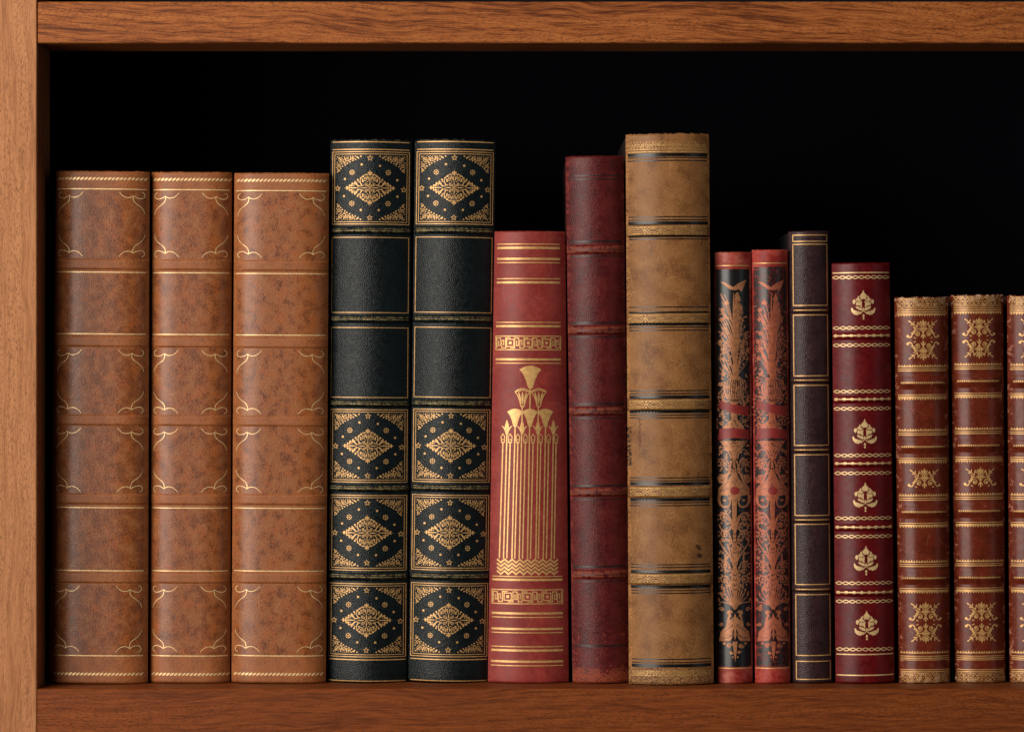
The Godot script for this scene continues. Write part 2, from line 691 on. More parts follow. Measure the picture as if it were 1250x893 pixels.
func filigree_diamond(f: Foil, c: Vector2) -> void:
	for sx in [-1.0, 1.0]:
		for sy in [-1.0, 1.0]:
			var q := func(p: Vector2) -> Vector2: return c + Vector2(p.x * sx, p.y * sy)
			var qs := func(p: PackedVector2Array) -> PackedVector2Array:
				var r := PackedVector2Array()
				for a in p:
					r.push_back(q.call(a))
				return r
			var hand: float = sx * sy
			# lobes along the slanting edge
			for i in 9:
				var t := (i + 0.5) / 9.0
				f.disc(q.call(Vector2(30.0 * (1.0 - t), 19.6 * t)), 1.25 if i % 2 == 0 else 0.9, 6)
			# the big arch of the middle oval
			f.stroke(qs.call(bez(Vector2(0.8, 16.5), Vector2(10, 17), Vector2(14.5, 9), Vector2(11, 4.5), 8)), 1.1)
			f.stroke(qs.call(bez(Vector2(11, 4.5), Vector2(9, 2), Vector2(13, 0.6), Vector2(15, 3.2), 5)), 1.0)
			f.stroke(qs.call(bez(Vector2(14, 1.2), Vector2(19, 8), Vector2(22, 5), Vector2(26, 0.8), 6)), 1.0)
			f.spiral(q.call(Vector2(6.0, 11.2)), 3.4, 1.4, 0.0 if sx > 0 else PI, -hand, 0.95)
			f.spiral(q.call(Vector2(4.6, 4.4)), 2.7, 1.2, PI if sx > 0 else 0.0, hand, 0.9)
			f.spiral(q.call(Vector2(17.2, 5.4)), 2.0, 1.1, 0.0 if sx > 0 else PI, hand, 0.85)
			f.spiral(q.call(Vector2(22.4, 2.4)), 1.5, 1.0, PI if sx > 0 else 0.0, -hand, 0.8)
			f.leaf(q.call(Vector2(1.0, 7.5)), q.call(Vector2(1.4, 15.0)), 1.5)
			f.leaf(q.call(Vector2(8.6, 1.6)), q.call(Vector2(13.5, 8.5)), 1.5)
			f.leaf(q.call(Vector2(2.0, 10.0)), q.call(Vector2(4.4, 16.4)), 1.4)
			f.leaf(q.call(Vector2(14.0, 3.5)), q.call(Vector2(20.0, 6.8)), 1.3)
			f.leaf(q.call(Vector2(7.6, 6.2)), q.call(Vector2(10.2, 11.5)), 1.3)
			for e in [[9.4, 7.8], [2.4, 2.4], [8.2, 3.2], [19.6, 3.2], [25.6, 1.8], [14.2, 7.6], [3.0, 7.4]]:
				f.disc(q.call(Vector2(e[0], e[1])), 0.75, 6)
			f.stroke(qs.call(PackedVector2Array([Vector2(0, 0), Vector2(3.2, 3.0)])), 1.0)
		f.leaf(c + Vector2(sx * 2, 0), c + Vector2(sx * 12, 0), 1.6)
		f.leaf(c + Vector2(sx * 13, 0), c + Vector2(sx * 32.5, 0), 1.7)
	for sy in [-1.0, 1.0]:
		f.leaf(c + Vector2(0, sy * 1.0), c + Vector2(0, sy * 9.0), 1.6)
		f.leaf(c + Vector2(0, sy * 14.0), c + Vector2(0, sy * 22.0), 2.2)


func filigree_corner(f: Foil, c: Vector2, sx: float, sy: float) -> void:
	var q := func(p: Vector2) -> Vector2: return c + Vector2(p.x * sx, p.y * sy)
	var hand := sx * sy
	for e in [[6.2, 5.0, 4.0, 1.6], [14.4, 4.2, 3.2, 1.4], [21.2, 3.0, 2.2, 1.2], [26.4, 2.0, 1.4, 1.0], [4.0, 12.0, 2.9, 1.3], [2.6, 17.0, 1.5, 1.0], [10.6, 8.6, 1.8, 1.0]]:
		f.spiral(q.call(Vector2(e[0], e[1])), e[2], e[3], 0.4 if sx > 0 else PI - 0.4, hand, 0.8)
	for p in [[31.0, 1.4], [28.0, 3.4], [24.4, 5.2], [21.0, 6.4], [17.6, 8.2], [14.2, 9.8], [11.6, 11.8], [8.4, 13.4], [6.2, 16.0], [4.2, 18.6], [2.2, 20.0]]:
		f.disc(q.call(Vector2(p[0], p[1])), 1.0, 6)
	for p in [[10.4, 2.0], [18.0, 1.4], [1.4, 8.6], [9.6, 5.6], [17.8, 5.2], [1.6, 1.8], [7.4, 10.6], [24.0, 1.2], [1.2, 14.6]]:
		f.disc(q.call(Vector2(p[0], p[1])), 0.8, 6)
	for p in [[4.0, 1.0], [12.4, 1.0], [8.0, 1.0], [15.4, 1.0], [20.4, 0.8], [0.8, 4.4], [0.8, 11.4], [5.8, 9.4], [12.6, 7.0], [2.2, 10.0], [18.6, 3.2], [10.4, 4.0], [6.2, 13.2], [15.6, 7.4]]:
		f.disc(q.call(Vector2(p[0], p[1])), 0.5, 6)
	f.leaf(q.call(Vector2(1, 1)), q.call(Vector2(9, 8)), 1.2)
	f.leaf(q.call(Vector2(10, 1)), q.call(Vector2(13, 9)), 1.2)
	f.leaf(q.call(Vector2(18, 1)), q.call(Vector2(19, 7)), 1.1)


func black_book(label: String, sd: int, x: Array, xt: Array, top: float, foot: float, look: Dictionary, gilt: Material, rubbed: Material) -> void:
	var b := book("leather_book", label, "matching black leather books with gilt panels", {"x": x, "xt": xt, "top": top, "foot": foot, "power": 2.0, "depth": 20.0, "bands": [281.5, 389.8, 493.0, 596.2, 704.2], "band": [6.2, 3.8, 0.0], "look": look, "seed": sd, "board": Color(0.045, 0.055, 0.06), "roll": 3.0, "wobble": 1.2})
	var s: Spine = b.spine
	var a := s.wb * 0.5
	var f: Foil
	var g := a - 2.2
	for y in [173.4, 182.6, 805.6, 831.6]:
		f = Foil.new(s)
		f.line(-g, g, y, 1.2)
		foil("gilt_line", f, gilt, b.back)
	for y in [281.5, 389.8, 493.0, 596.2, 704.2]:
		f = Foil.new(s)
		f.line(-g, g, y + 0.6, 1.5)
		f.line(-g, g, y - 2.2, 0.8)
		foil("rubbed_gilt_line", f, rubbed, b.back)
	for p in [[290.0, 381.8], [400.2, 485.4]]:
		f = Foil.new(s)
		f.stroke(PackedVector2Array([Vector2(-g, p[0]), Vector2(g, p[0]), Vector2(g, p[1]), Vector2(-g, p[1]), Vector2(-g, p[0])]), 0.85)
		foil("gilt_frame", f, gilt, b.back)
	for p in [[185.6, 273.8], [500.4, 588.8], [605.0, 696.4], [712.8, 802.0]]:
		f = Foil.new(s)
		for k in [0.0, 2.7]:
			f.stroke(PackedVector2Array([Vector2(-g + k, p[0] + k), Vector2(g - k, p[0] + k), Vector2(g - k, p[1] - k), Vector2(-g + k, p[1] - k), Vector2(-g + k, p[0] + k)]), 0.95 if k == 0.0 else 0.8)
		foil("gilt_frame", f, gilt, b.back)
		var c := Vector2(-0.5, (p[0] + p[1]) * 0.5)
		f = Foil.new(s)
		f.weight = 0.8
		filigree_diamond(f, c)
		foil("gilt_diamond", f, gilt, b.back)
		for sx in [-1.0, 1.0]:
			for sy in [-1.0, 1.0]:
				f = Foil.new(s)
				f.weight = 0.9
				filigree_corner(f, Vector2(-sx * (g - 4.2), p[0] + 4.2 if sy > 0 else p[1] - 4.2), sx, sy)
				foil("gilt_corner", f, gilt, b.back)
				f = Foil.new(s)
				var fc := c + Vector2(sx * 22.2, sy * 19.0)
				for i in 8:
					f.disc(fc + Vector2.from_angle(TAU * i / 8.0) * 2.6, 0.8, 6)
				f.disc(fc, 1.0, 6)
				foil("gilt_flower", f, gilt, b.back)
		for e in [[0.0, -36.5], [0.0, 36.5], [-40.0, 0.5], [41.0, 1.5]]:
			f = Foil.new(s)
			var st := PackedVector2Array()
			for i in 11:
				st.push_back(c + Vector2(e[0], e[1]) + Vector2.from_angle(-PI / 2 + TAU * i / 10.0) * (3.3 if i % 2 == 0 else 1.5))
			st[10] = st[0]
			f.stroke(st, 0.85)
			foil("gilt_star", f, gilt, b.back)
		f = Foil.new(s)
		for e in [[-10.4, -28.5], [12.0, -27.0], [-11.0, 27.0], [11.0, 27.0], [-31.0, -11.0], [33.0, -10.0], [-32.0, 10.0], [33.5, 10.0]]:
			f.disc(c + Vector2(e[0], e[1]), 1.45, 8)
		foil("gilt_dots", f, gilt, b.back)


func fan(f: Foil, c: Vector2, w: float, h: float, cut := false) -> void:
	# a papyrus head: a wide curved rim that narrows to the stem; c is the middle of its rim's top
	var p := []
	for i in 9:
		var t := i / 8.0 * 2.0 - 1.0
		p.push_back(c + Vector2(t * w, h * 0.17 * t * t))
	for t in [[0.72, 0.34], [0.5, 0.55], [0.36, 0.75], [0.2, 1.0]]:
		p.push_back(c + Vector2(w * t[0], h * t[1]))
	for t in [[-0.2, 1.0], [-0.36, 0.75], [-0.5, 0.55], [-0.72, 0.34]]:
		p.push_back(c + Vector2(w * t[0], h * t[1]))
	if not cut:
		f.poly(p)
		return
	p.push_back(p[0])
	f.stroke(PackedVector2Array(p), 1.1)
	for k in [-0.55, 0.0, 0.55]:
		f.leaf(c + Vector2(k * w, h * 0.14), c + Vector2(k * w * 0.3, h * 0.92), 2.6)
	f.stroke(PackedVector2Array([p[0], p[4] + Vector2(0, 1.8), p[8]]), 1.0)


func key_band(f: Foil, x0: float, x1: float, y0: float, y1: float) -> void:
	f.stroke(PackedVector2Array([Vector2(x0, y0), Vector2(x1, y0), Vector2(x1, y1), Vector2(x0, y1), Vector2(x0, y0)]), 1.2)
	var yc := (y0 + y1) * 0.5
	var mid := (x0 + x1) * 0.5
	var per := (x1 - x0) / 3.58
	for i in [-1, 0, 1]:
		var c := Vector2(mid + i * per, yc)
		f.stroke(PackedVector2Array([c + Vector2(-4.4, -4.4), c + Vector2(4.4, -4.4), c + Vector2(4.4, 4.4), c + Vector2(-4.4, 4.4), c + Vector2(-4.4, -4.4)]), 1.15)
		f.poly([c + Vector2(-1.7, -1.7), c + Vector2(1.7, -1.7), c + Vector2(1.7, 1.7), c + Vector2(-1.7, 1.7)])
	for i in [-1.5, -0.5, 0.5, 1.5]:
		var c := Vector2(mid + i * per, yc)
		for r in [1.0, -1.0]:
			if c.x + r * -4.0 < x0 + 1.0 or c.x + r * -4.0 > x1 - 1.0:
				continue
			# two interlocking square hooks
			var p := PackedVector2Array()
			for e in [[-per * 0.5, 6.2], [-5.6, 6.2], [-5.6, -6.0], [-0.7, -6.0], [-0.7, 3.2], [-3.2, 3.2], [-3.2, -3.0]]:
				p.push_back(Vector2(clampf(c.x + e[0] * r, x0 + 1.2, x1 - 1.2), c.y + e[1] * r))
			f.stroke(p, 1.2)


func chain(f: Foil, x0: float, x1: float, y: float, half := 7.6, amp := 1.75, w := 1.05) -> void:
	var k := int((x1 - x0) / half * 5.0)
	for sgn in [-1.0, 1.0]:
		var p := PackedVector2Array()
		for i in k + 1:
			var x := lerpf(x0, x1, float(i) / k)
			p.push_back(Vector2(x, y + sgn * amp * sin((x - x0) * PI / half)))
		f.stroke(p, w)


func beads(f: Foil, x0: float, x1: float, y: float) -> void:
	f.line(x0, x1, y, 1.0)
	var x := x0 + 1.5
	var i := 0
	while x < x1:
		if i % 2 == 0:
			f.disc(Vector2(x, y), 2.6, 8, 2.0)
		else:
			f.disc(Vector2(x - 1.0, y), 0.9, 6, 1.1)
			f.disc(Vector2(x + 1.0, y), 0.9, 6, 1.1)
		x += 4.6
		i += 1


func leaf_ornament(f: Foil, c: Vector2) -> void:
	f.both([Vector2(0, 18.8), Vector2(1.5, 15.0), Vector2(3.9, 12.4), Vector2(4.2, 10.2), Vector2(2.9, 8.2), Vector2(1.7, 7.4), Vector2(0, 8.2)], c)
	f.both([Vector2(4.8, 12.2), Vector2(6.9, 10.6), Vector2(7.6, 8.6), Vector2(9.6, 7.7), Vector2(8.4, 5.4), Vector2(5.0, 5.0), Vector2(2.0, 6.0), Vector2(4.9, 8.4)], c)
	f.both([Vector2(10.4, 7.4), Vector2(12.6, 6.6), Vector2(13.2, 4.3), Vector2(12.0, 1.6), Vector2(10.5, 1.9), Vector2(10.0, 3.4), Vector2(9.0, 4.9)], c)
	f.both([Vector2(8.5, 4.6), Vector2(9.1, 1.2), Vector2(7.6, -0.2), Vector2(5.8, 0.2), Vector2(3.9, -1.0), Vector2(1.8, -2.8), Vector2(2.0, 1.5), Vector2(1.5, 5.2), Vector2(4.8, 4.2)], c)
	f.both([Vector2(0.6, -5.6), Vector2(2.7, -2.9), Vector2(6.4, -1.3), Vector2(9.6, -1.1), Vector2(8.4, -3.8), Vector2(5.2, -5.6), Vector2(2.7, -6.3)], c)
	f.both([Vector2(3.2, -8.0), Vector2(5.8, -7.3), Vector2(8.9, -6.4), Vector2(12, -5.6), Vector2(13.8, -2.6), Vector2(15, -3.8), Vector2(14.2, -8), Vector2(11.3, -11), Vector2(7.6, -12), Vector2(5.2, -10.6), Vector2(3.9, -9)], c)
	for sx in [-1.0, 1.0]:
		f.stroke(bez(c + Vector2(sx * 0.4, 3.0), c + Vector2(sx * 1.5, 6.0), c + Vector2(-sx * 2.0, 8.0), c + Vector2(-sx * 4.6, 10.8), 6), 1.0)
	f.leaf(c + Vector2(0, 10.5), c + Vector2(0, 15.2), 2.8)
	f.disc(c + Vector2(0, 16.2), 1.25, 6)


func teeth(f: Foil, x0: float, x1: float, y: float, way: float) -> void:
	f.line(x0, x1, y - way * 1.0, 0.9)
	var x := x0
	var i := 0
	while x < x1 - 2.0:
		f.tri(Vector2(x, y - way * 0.9), Vector2(x + 3.0, y - way * 0.9), Vector2(x + 1.5, y + way * (2.0 if i % 2 == 0 else 1.4)))
		x += 3.1
		i += 1


func crest(f: Foil, c: Vector2, up: float) -> void:
	# one half of the mirrored ornament on the russet books; grows towards `up`
	var q := func(p: Vector2) -> Vector2: return c + Vector2(p.x, -p.y * up)
	f.stroke(PackedVector2Array([q.call(Vector2(0, -12)), q.call(Vector2(0, 7))]), 1.9, 1.2)
	for a in [[0.0, 12.5, 2.6], [3.6, 10.5, 1.9], [-3.6, 10.5, 1.9]]:
		f.leaf(q.call(Vector2(a[0] * 0.3, 3.5)), q.call(Vector2(a[0], a[1])), a[2])
	for sx in [-1.0, 1.0]:
		var m := func(x: float, y: float) -> Vector2: return q.call(Vector2(x * sx, y))
		f.stroke(bez(m.call(0.5, -1.0), m.call(4.0, 9.0), m.call(8.5, 7.0), m.call(7.2, 2.5), 6), 1.1)
		f.stroke(bez(m.call(0.5, -4.0), m.call(4.0, 2.0), m.call(10.0, 1.0), m.call(11.4, -4.5), 6), 1.0)
		f.spiral(m.call(7.2, -6.0), 4.3, 1.5, 0.0 if sx > 0 else PI, -sx * up, 1.1)
		f.stroke(bez(m.call(8.8, 1.0), m.call(14.5, -3.0), m.call(12.0, -13.5), m.call(19.0, -9.0), 8), 1.2, 1.4)
		f.disc(m.call(18.6, -8.4), 1.7, 7)
		f.stroke(PackedVector2Array([m.call(7.0, 2.0), m.call(16.8, 9.8)]), 1.1)
		f.leaf(m.call(11.5, 5.6), m.call(10.6, 10.0), 1.4)
		f.leaf(m.call(11.5, 5.6), m.call(15.2, 4.8), 1.4)
		f.leaf(m.call(0.6, -1.0), m.call(5.0, 2.2), 1.7)
		f.leaf(m.call(3.0, -10.5), m.call(0.4, -5.5), 1.4)
		f.leaf(m.call(7.0, 5.0), m.call(6.2, 9.4), 1.5)
		f.stroke(bez(m.call(8.6, 0.5), m.call(8.0, 6.0), m.call(4.5, 8.0), m.call(1.2, 9.0), 7), 0.8)
		f.leaf(m.call(9.0, 0.0), m.call(12.6, 3.5), 1.6)
		f.leaf(m.call(12.0, -6.0), m.call(15.0, -4.4), 1.5)
		f.disc(m.call(7.2, -6.0), 1.3, 7)
		f.leaf(m.call(11.8, -9.8), m.call(8.6, -11.4), 1.5)
		f.disc(m.call(16.8, 9.8), 0.9, 6)


func russet_book(label: String, sd: int, x: Array, xt: Array, top: float, foot: float, look: Dictionary, gilt: Material, rubbed: Material) -> void:
	var sh := func(y: float) -> float: return y + (top - 360.0) * (foot - y) / 473.0
	var ys := []
	for y in [464.5, 543.0, 623.0, 704.0]:
		ys.push_back(sh.call(y))
	var b := book("leather_book", label, "matching russet leather books with gilt crests", {"x": x, "xt": xt, "top": top, "foot": foot, "power": 2.5, "depth": 14.5, "bands": ys, "band": [11.5, 3.4, 0.0], "look": look, "seed": sd, "board": Color(0.30, 0.11, 0.07), "roll": 2.5, "wobble": 1.5, "deep": 300.0, "thick": 5.0})
	var s: Spine = b.spine
	var a := s.wb * 0.5 - 1.6
	var f: Foil
	for e in [[361.5, 373.5], [821.0, 832.0]]:
		f = Foil.new(s)
		var y0: float = sh.call(e[0]) + 1.0
		var y1: float = sh.call(e[1])
		var k := 11
		var st := 2.0 * a / k
		for i in k:
			var xx := -a + st * i
			f.stroke(PackedVector2Array([Vector2(xx, y0), Vector2(xx + st, y1)]), 0.8)
			f.stroke(PackedVector2Array([Vector2(xx + st, y0), Vector2(xx, y1)]), 0.8)
			f.disc(Vector2(xx + st * 0.5, y0 + 2.0), 1.2, 6)
			f.disc(Vector2(xx + st * 0.5, y1 - 2.0), 1.2, 6)
			f.disc(Vector2(xx, (y0 + y1) * 0.5), 1.3, 6)
		f.line(-a, a, y0 - 0.4, 1.0)
		f.line(-a, a, y1 + 0.4, 1.0)
		foil("gilt_lattice_band", f, rubbed, b.back)
	for y in [376.0, 448.0, 480.0, 526.8, 558.0, 606.8, 637.6, 688.2, 717.8, 800.8, 817.4]:
		f = Foil.new(s)
		var yy: float = sh.call(y)
		f.line(-a, a, yy, 0.9)
		f.line(-a, a, yy + 2.4, 1.2)
		if y in [376.0, 800.8]:
			f.line(-a, a, yy + 4.6, 0.9)
		foil("gilt_double_line", f, gilt, b.back)
	for e in [[382.2, 1.0], [444.4, -1.0], [485.0, 1.0], [523.0, -1.0], [563.2, 1.0], [603.0, -1.0], [642.0, 1.0], [684.4, -1.0], [722.4, 1.0], [796.0, -1.0]]:
		f = Foil.new(s)
		teeth(f, -a, a, sh.call(e[0]), e[1])
		foil("gilt_tooth_line", f, gilt, b.back)
	for y in [465.3, 543.8, 623.8, 705.0]:
		f = Foil.new(s)
		var xx := -a + 4.0
		while xx < a - 3.0:
			f.disc(Vector2(xx, sh.call(y)), 1.15, 6, 1.35)
			xx += 2.45
		foil("gilt_bead_line", f, gilt, b.back)
	for e in [[399.4, 1.0], [425.8, -1.0], [582.4, 1.0], [746.4, 1.0], [772.6, -1.0]]:
		f = Foil.new(s)
		crest(f, Vector2(0.6, sh.call(e[0])), e[1])
		foil("gilt_crest", f, gilt, b.back)


func wide_foil(s: Spine, lift: float) -> Foil:
	var f := Foil.new(s, lift)
	f.wide = 1.14
	return f


func floral_book(label: String, sd: int, x: Array, xt: Array, top: float, look: Dictionary, copper: Material, red: Material, black: Material, gilt: Material) -> void:
	var foot := 834.6
	var b := book("cloth_book", label, "pair of slim floral books", {"x": x, "xt": xt, "top": top, "foot": foot, "power": 2.0, "depth": 12.0, "look": look, "seed": sd, "board": Color(0.30, 0.045, 0.04), "roll": 2.5, "wobble": 0.7, "deep": 330.0, "thick": 4.0, "out": 0.2})
	var s: Spine = b.spine
	var a := s.wb * 0.5
	var g := a - 1.4
	var rng := RandomNumberGenerator.new()
	rng.seed = sd * 13 + 5
	var f := Foil.new(s, 0.14)
	f.poly([Vector2(-g, top + 21.0), Vector2(g, top + 21.0), Vector2(g, 814.0), Vector2(-g, 814.0)])
	foil("black_panel", f, black, b.back)
	for y in [top + 16.6, 815.6]:
		f = Foil.new(s)
		f.line(-a + 1.0, a - 1.0, y, 1.1)
		foil("gilt_line", f, gilt, b.back)
	f = wide_foil(s, 0.22)
	f.poly([Vector2(-13.5, 344), Vector2(-9, 344.6), Vector2(-4, 347.8), Vector2(1, 350.6), Vector2(2, 354.4), Vector2(-3, 353.2), Vector2(-8, 348.6)])
	f.poly([Vector2(1, 350.0), Vector2(6, 345.6), Vector2(14.5, 341.5), Vector2(12, 350), Vector2(9, 356.5), Vector2(6.6, 352.8), Vector2(3, 354.6), Vector2(1, 354)])
	foil("bird", f, copper, b.back)
	# flowering plant
	f = wide_foil(s, 0.22)
	f.stroke(bez(Vector2(1, 358), Vector2(-1, 390), Vector2(2, 430), Vector2(1, 478), 16), 0.9, 3.6)
	for i in 40:
		var y0 := rng.randf_range(415, 476)
		var t := rng.randf()
		var tip := Vector2(lerpf(3.0, 16.0, t), lerpf(362.0, 430.0, t * t) + rng.randf_range(-6, 14))
		f.stroke(bez(Vector2(rng.randf_range(0, 4), y0), Vector2(2 + t * 4, y0 - 30), Vector2(tip.x - 4, tip.y + 22), tip, 8), 0.9, 0.5)
		f.leaf(tip, tip + Vector2(rng.randf_range(-1, 3), rng.randf_range(2, 6)), 1.7)
	for i in 26:
		var y0 := rng.randf_range(396, 476)
		var tip := Vector2(rng.randf_range(-15, -6), y0 - rng.randf_range(16, 44))
		f.stroke(bez(Vector2(0, y0), Vector2(-2, y0 - 14), Vector2(tip.x + 5, tip.y + 12), tip, 7), 1.0, 0.7)
	for i in 240:
		var y := rng.randf_range(372, 482)
		var p := Vector2(rng.randf_range(-16, 16), y)
		if rng.randf() > (y - 360.0) / 100.0:
			continue
		f.leaf(p, p + Vector2.from_angle(rng.randf() * TAU) * rng.randf_range(2.6, 5.0), 1.6, 0.5)
	foil("printed_plant", f, copper, b.back)
	for i in 110:
		# loose leaves round the ribbons
		var q := Vector2(rng.randf_range(7, 17) * (1.0 if rng.randf() < 0.5 else -1.0), rng.randf_range(480, 522))
		f = f if i else wide_foil(s, 0.22)
		f.leaf(q, q + Vector2.from_angle(rng.randf() * TAU) * rng.randf_range(2.6, 5.0), 1.7, 0.5)
	foil("printed_leaves", f, copper, b.back)
	for e in [[-11.5, 378.0], [-7.0, 369.5], [-12.0, 390.0], [5.0, 365.0], [-11.0, 407.0], [-13.5, 417.0], [-11.0, 426.0], [-13.0, 438.0], [-11.0, 457.0], [-13.5, 469.0]]:
		f = wide_foil(s, 0.3)
		var c := Vector2(e[0], e[1])
		var r := rng.randf_range(1.9, 2.6)
		for i in 5:
			f.leaf(c, c + Vector2.from_angle(TAU * i / 5.0 + e[1]) * r * 1.5, r)
		f.disc(c, r * 0.6, 6)
		foil("printed_flower", f, copper, b.back)
	# vase and ribbons
	f = wide_foil(s, 0.22)
	f.poly([Vector2(-8, 466), Vector2(-4, 461), Vector2(6, 461), Vector2(13, 464), Vector2(15, 472), Vector2(12, 479), Vector2(9, 488), Vector2(4, 493), Vector2(-3, 493), Vector2(-7, 487), Vector2(-10, 480), Vector2(-11, 472)])
	f.poly([Vector2(-3, 492), Vector2(4, 494), Vector2(4, 512), Vector2(9, 518), Vector2(12, 524), Vector2(-13, 524), Vector2(-8, 518), Vector2(-3, 512)])
	foil("printed_vase", f, copper, b.back)
	f = wide_foil(s, 0.38)
	for i in 9:
		var u := (i - 4) / 4.0
		f.stroke(bez(Vector2(2 + u * 8.0, 463.5), Vector2(2 + u * 13.0, 471), Vector2(1 + u * 9.0, 481), Vector2(0.6 + u * 4.0, 491), 8), 0.6, 0.4)
	for i in 30:
		var q := Vector2(rng.randf_range(-9, 13), rng.randf_range(463, 480))
		f.stroke(bez(q, q + Vector2(2, -1), q + Vector2(2, 2), q + Vector2(0, 2.6), 4), 0.6, 0.3)
	f.stroke(bez(Vector2(-7, 487), Vector2(-2, 489), Vector2(4, 489), Vector2(9, 487), 6), 0.8)
	for i in 12:
		var q := Vector2(rng.randf_range(-8, 8), rng.randf_range(508, 522))
		f.stroke(bez(q, q + Vector2(2, -1), q + Vector2(2, 2), q + Vector2(0, 2.6), 4), 0.6, 0.3)
	for i in 60:
		f.disc(Vector2(rng.randf_range(-13, 13), rng.randf_range(538, 546)), rng.randf_range(0.3, 0.6), 5)
	for i in 26:
		var y := rng.randf_range(562, 600)
		f.disc(Vector2(rng.randf_range(-1, 1) * lerpf(1.5, 9.0, (y - 562.0) / 40.0), y), rng.randf_range(0.35, 0.6), 5)
	for sx in [-1.0, 1.0]:
		f.stroke(bez(Vector2(0.3 + sx * 1.2, 562), Vector2(0.3 + sx * 1.8, 576), Vector2(0.3 + sx * 5.0, 588), Vector2(0.3 + sx * 14.0, 596), 9), 0.7, 0.4)
		f.leaf(Vector2(0.3 + sx * 6.5, 607), Vector2(0.3 + sx * 14.5, 606), 4.6, sx * 1.0)
		f.stroke(bez(Vector2(0.3 + sx * 6.0, 597), Vector2(0.3 + sx * 9.0, 594), Vector2(0.3 + sx * 13.0, 599), Vector2(0.3 + sx * 16.0, 600), 6), 0.7, 0.4)
		f.leaf(Vector2(0.3 + sx * 3.4, 752), Vector2(0.3 + sx * 5.6, 757), 2.4)
		f.leaf(Vector2(0.3 + sx * 1.0, 767), Vector2(0.3 + sx * 3.2, 777), 1.6)
		f.stroke(bez(Vector2(0.3 + sx * 4.0, 775), Vector2(0.3 + sx * 8.0, 780), Vector2(0.3 + sx * 12.0, 780), Vector2(0.3 + sx * 15.5, 777), 6), 0.9, 0.4)
		f.stroke(bez(Vector2(0.3 + sx * 2.0, 762), Vector2(0.3 + sx * 5.0, 766), Vector2(0.3 + sx * 8.0, 768), Vector2(0.3 + sx * 12.0, 772), 6), 0.7, 0.4)
	for y in [650.0, 655.0, 660.0, 668.0, 673.0, 700.0, 706.0, 712.0, 718.0]:
		f.stroke(bez(Vector2(-2.0, y), Vector2(-0.6, y + 3), Vector2(1.2, y + 3), Vector2(2.6, y), 4), 0.6)
	foil("printed_engraving", f, black, b.back)
	f = wide_foil(s, 0.34)
	f.poly([Vector2(-14.5, 488.5), Vector2(-5, 492.5), Vector2(6, 494.8), Vector2(17, 496), Vector2(16.5, 509), Vector2(6, 505.5), Vector2(-5, 503), Vector2(-16, 498)])
	foil("red_ribbon", f, red, b.back)
	f = wide_foil(s, 0.34)
	f.poly([Vector2(-15, 523), Vector2(0, 522.4), Vector2(16.5, 524.8), Vector2(17.5, 536.5), Vector2(0, 534.5), Vector2(-17, 537)])
	foil("red_ribbon", f, red, b.back)
	# acanthus candelabrum, mirrored about the middle
	f = wide_foil(s, 0.22)
	f.poly([Vector2(-15, 538), Vector2(15, 538), Vector2(11, 545), Vector2(4, 551), Vector2(2, 560), Vector2(-1.5, 560), Vector2(-3.5, 551), Vector2(-11, 545)])
	f.poly([Vector2(-1.2, 558), Vector2(1.8, 558), Vector2(2.6, 572), Vector2(6, 585), Vector2(13, 591), Vector2(17, 596), Vector2(17, 604), Vector2(8, 605), Vector2(3, 612), Vector2(2.4, 640), Vector2(-1.8, 640), Vector2(-2.4, 612), Vector2(-7.5, 605), Vector2(-16.5, 604), Vector2(-16.5, 596), Vector2(-12, 591), Vector2(-5.4, 585), Vector2(-2.0, 572)])
	f.poly([Vector2(-1.6, 638), Vector2(2.2, 638), Vector2(2.0, 662), Vector2(4.6, 670), Vector2(2.8, 680), Vector2(2.0, 690), Vector2(4.4, 706), Vector2(1.0, 742), Vector2(-0.4, 742), Vector2(-3.8, 706), Vector2(-1.4, 690), Vector2(-2.2, 680), Vector2(-4.0, 670), Vector2(-1.4, 662)])
	for sx in [-1.0, 1.0]:
		var m := func(px: float, py: float) -> Vector2: return Vector2(0.3 + px * sx, py)
		# leaves and volutes: a ladder of scrolls on either side of the stem
		for e in [[566.0, 4.6], [632.0, 5.4], [652.0, 5.0], [690.0, 4.6], [708.0, 5.0]]:
			var y: float = e[0]
			var rr: float = e[1]
			f.stroke(bez(m.call(1.5, y + 15.0), m.call(4.0, y + 4.0), m.call(7.0, y - 8.0), m.call(12.0, y - rr), 8), 1.5, 1.0)
			f.spiral(m.call(10.5, y), rr, 1.45, -PI / 2, sx, 1.2)
			for k in 6:
				var ang: float = -PI / 2 + sx * (0.3 + k * 0.75)
				var q: Vector2 = m.call(10.5, y) + Vector2.from_angle(ang) * rr
				f.leaf(q, q + Vector2.from_angle(ang + sx * 0.7) * 3.6, 1.7, 0.4)
			f.leaf(m.call(4.0, y + 6.0), m.call(9.0, y + 8.5), 2.2, 0.5)
			f.leaf(m.call(3.0, y + 9.0), m.call(6.5, y + 13.5), 2.0, -0.5)
			f.leaf(m.call(10.5, y + 1.0), m.call(11.0, y - 3.0), 2.2)
		f.stroke(bez(m.call(3, 560), m.call(6, 545), m.call(13, 546), m.call(16, 556), 8), 2.0, 1.1)
		f.spiral(m.call(12.2, 583), 5.2, 1.7, 0.0 if sx > 0 else PI, sx, 1.7)
		f.stroke(bez(m.call(6.5, 577), m.call(8, 588), m.call(13, 592), m.call(17, 587), 6), 1.6)
		f.stroke(bez(m.call(2.5, 562), m.call(5, 572), m.call(6, 582), m.call(12, 591), 7), 1.5)
		f.stroke(bez(m.call(15.5, 603), m.call(18, 613), m.call(14, 622), m.call(6, 618), 7), 3.4, 2.0)
		f.stroke(bez(m.call(6, 618), m.call(3.5, 614), m.call(4, 609), m.call(8, 607), 5), 1.6)
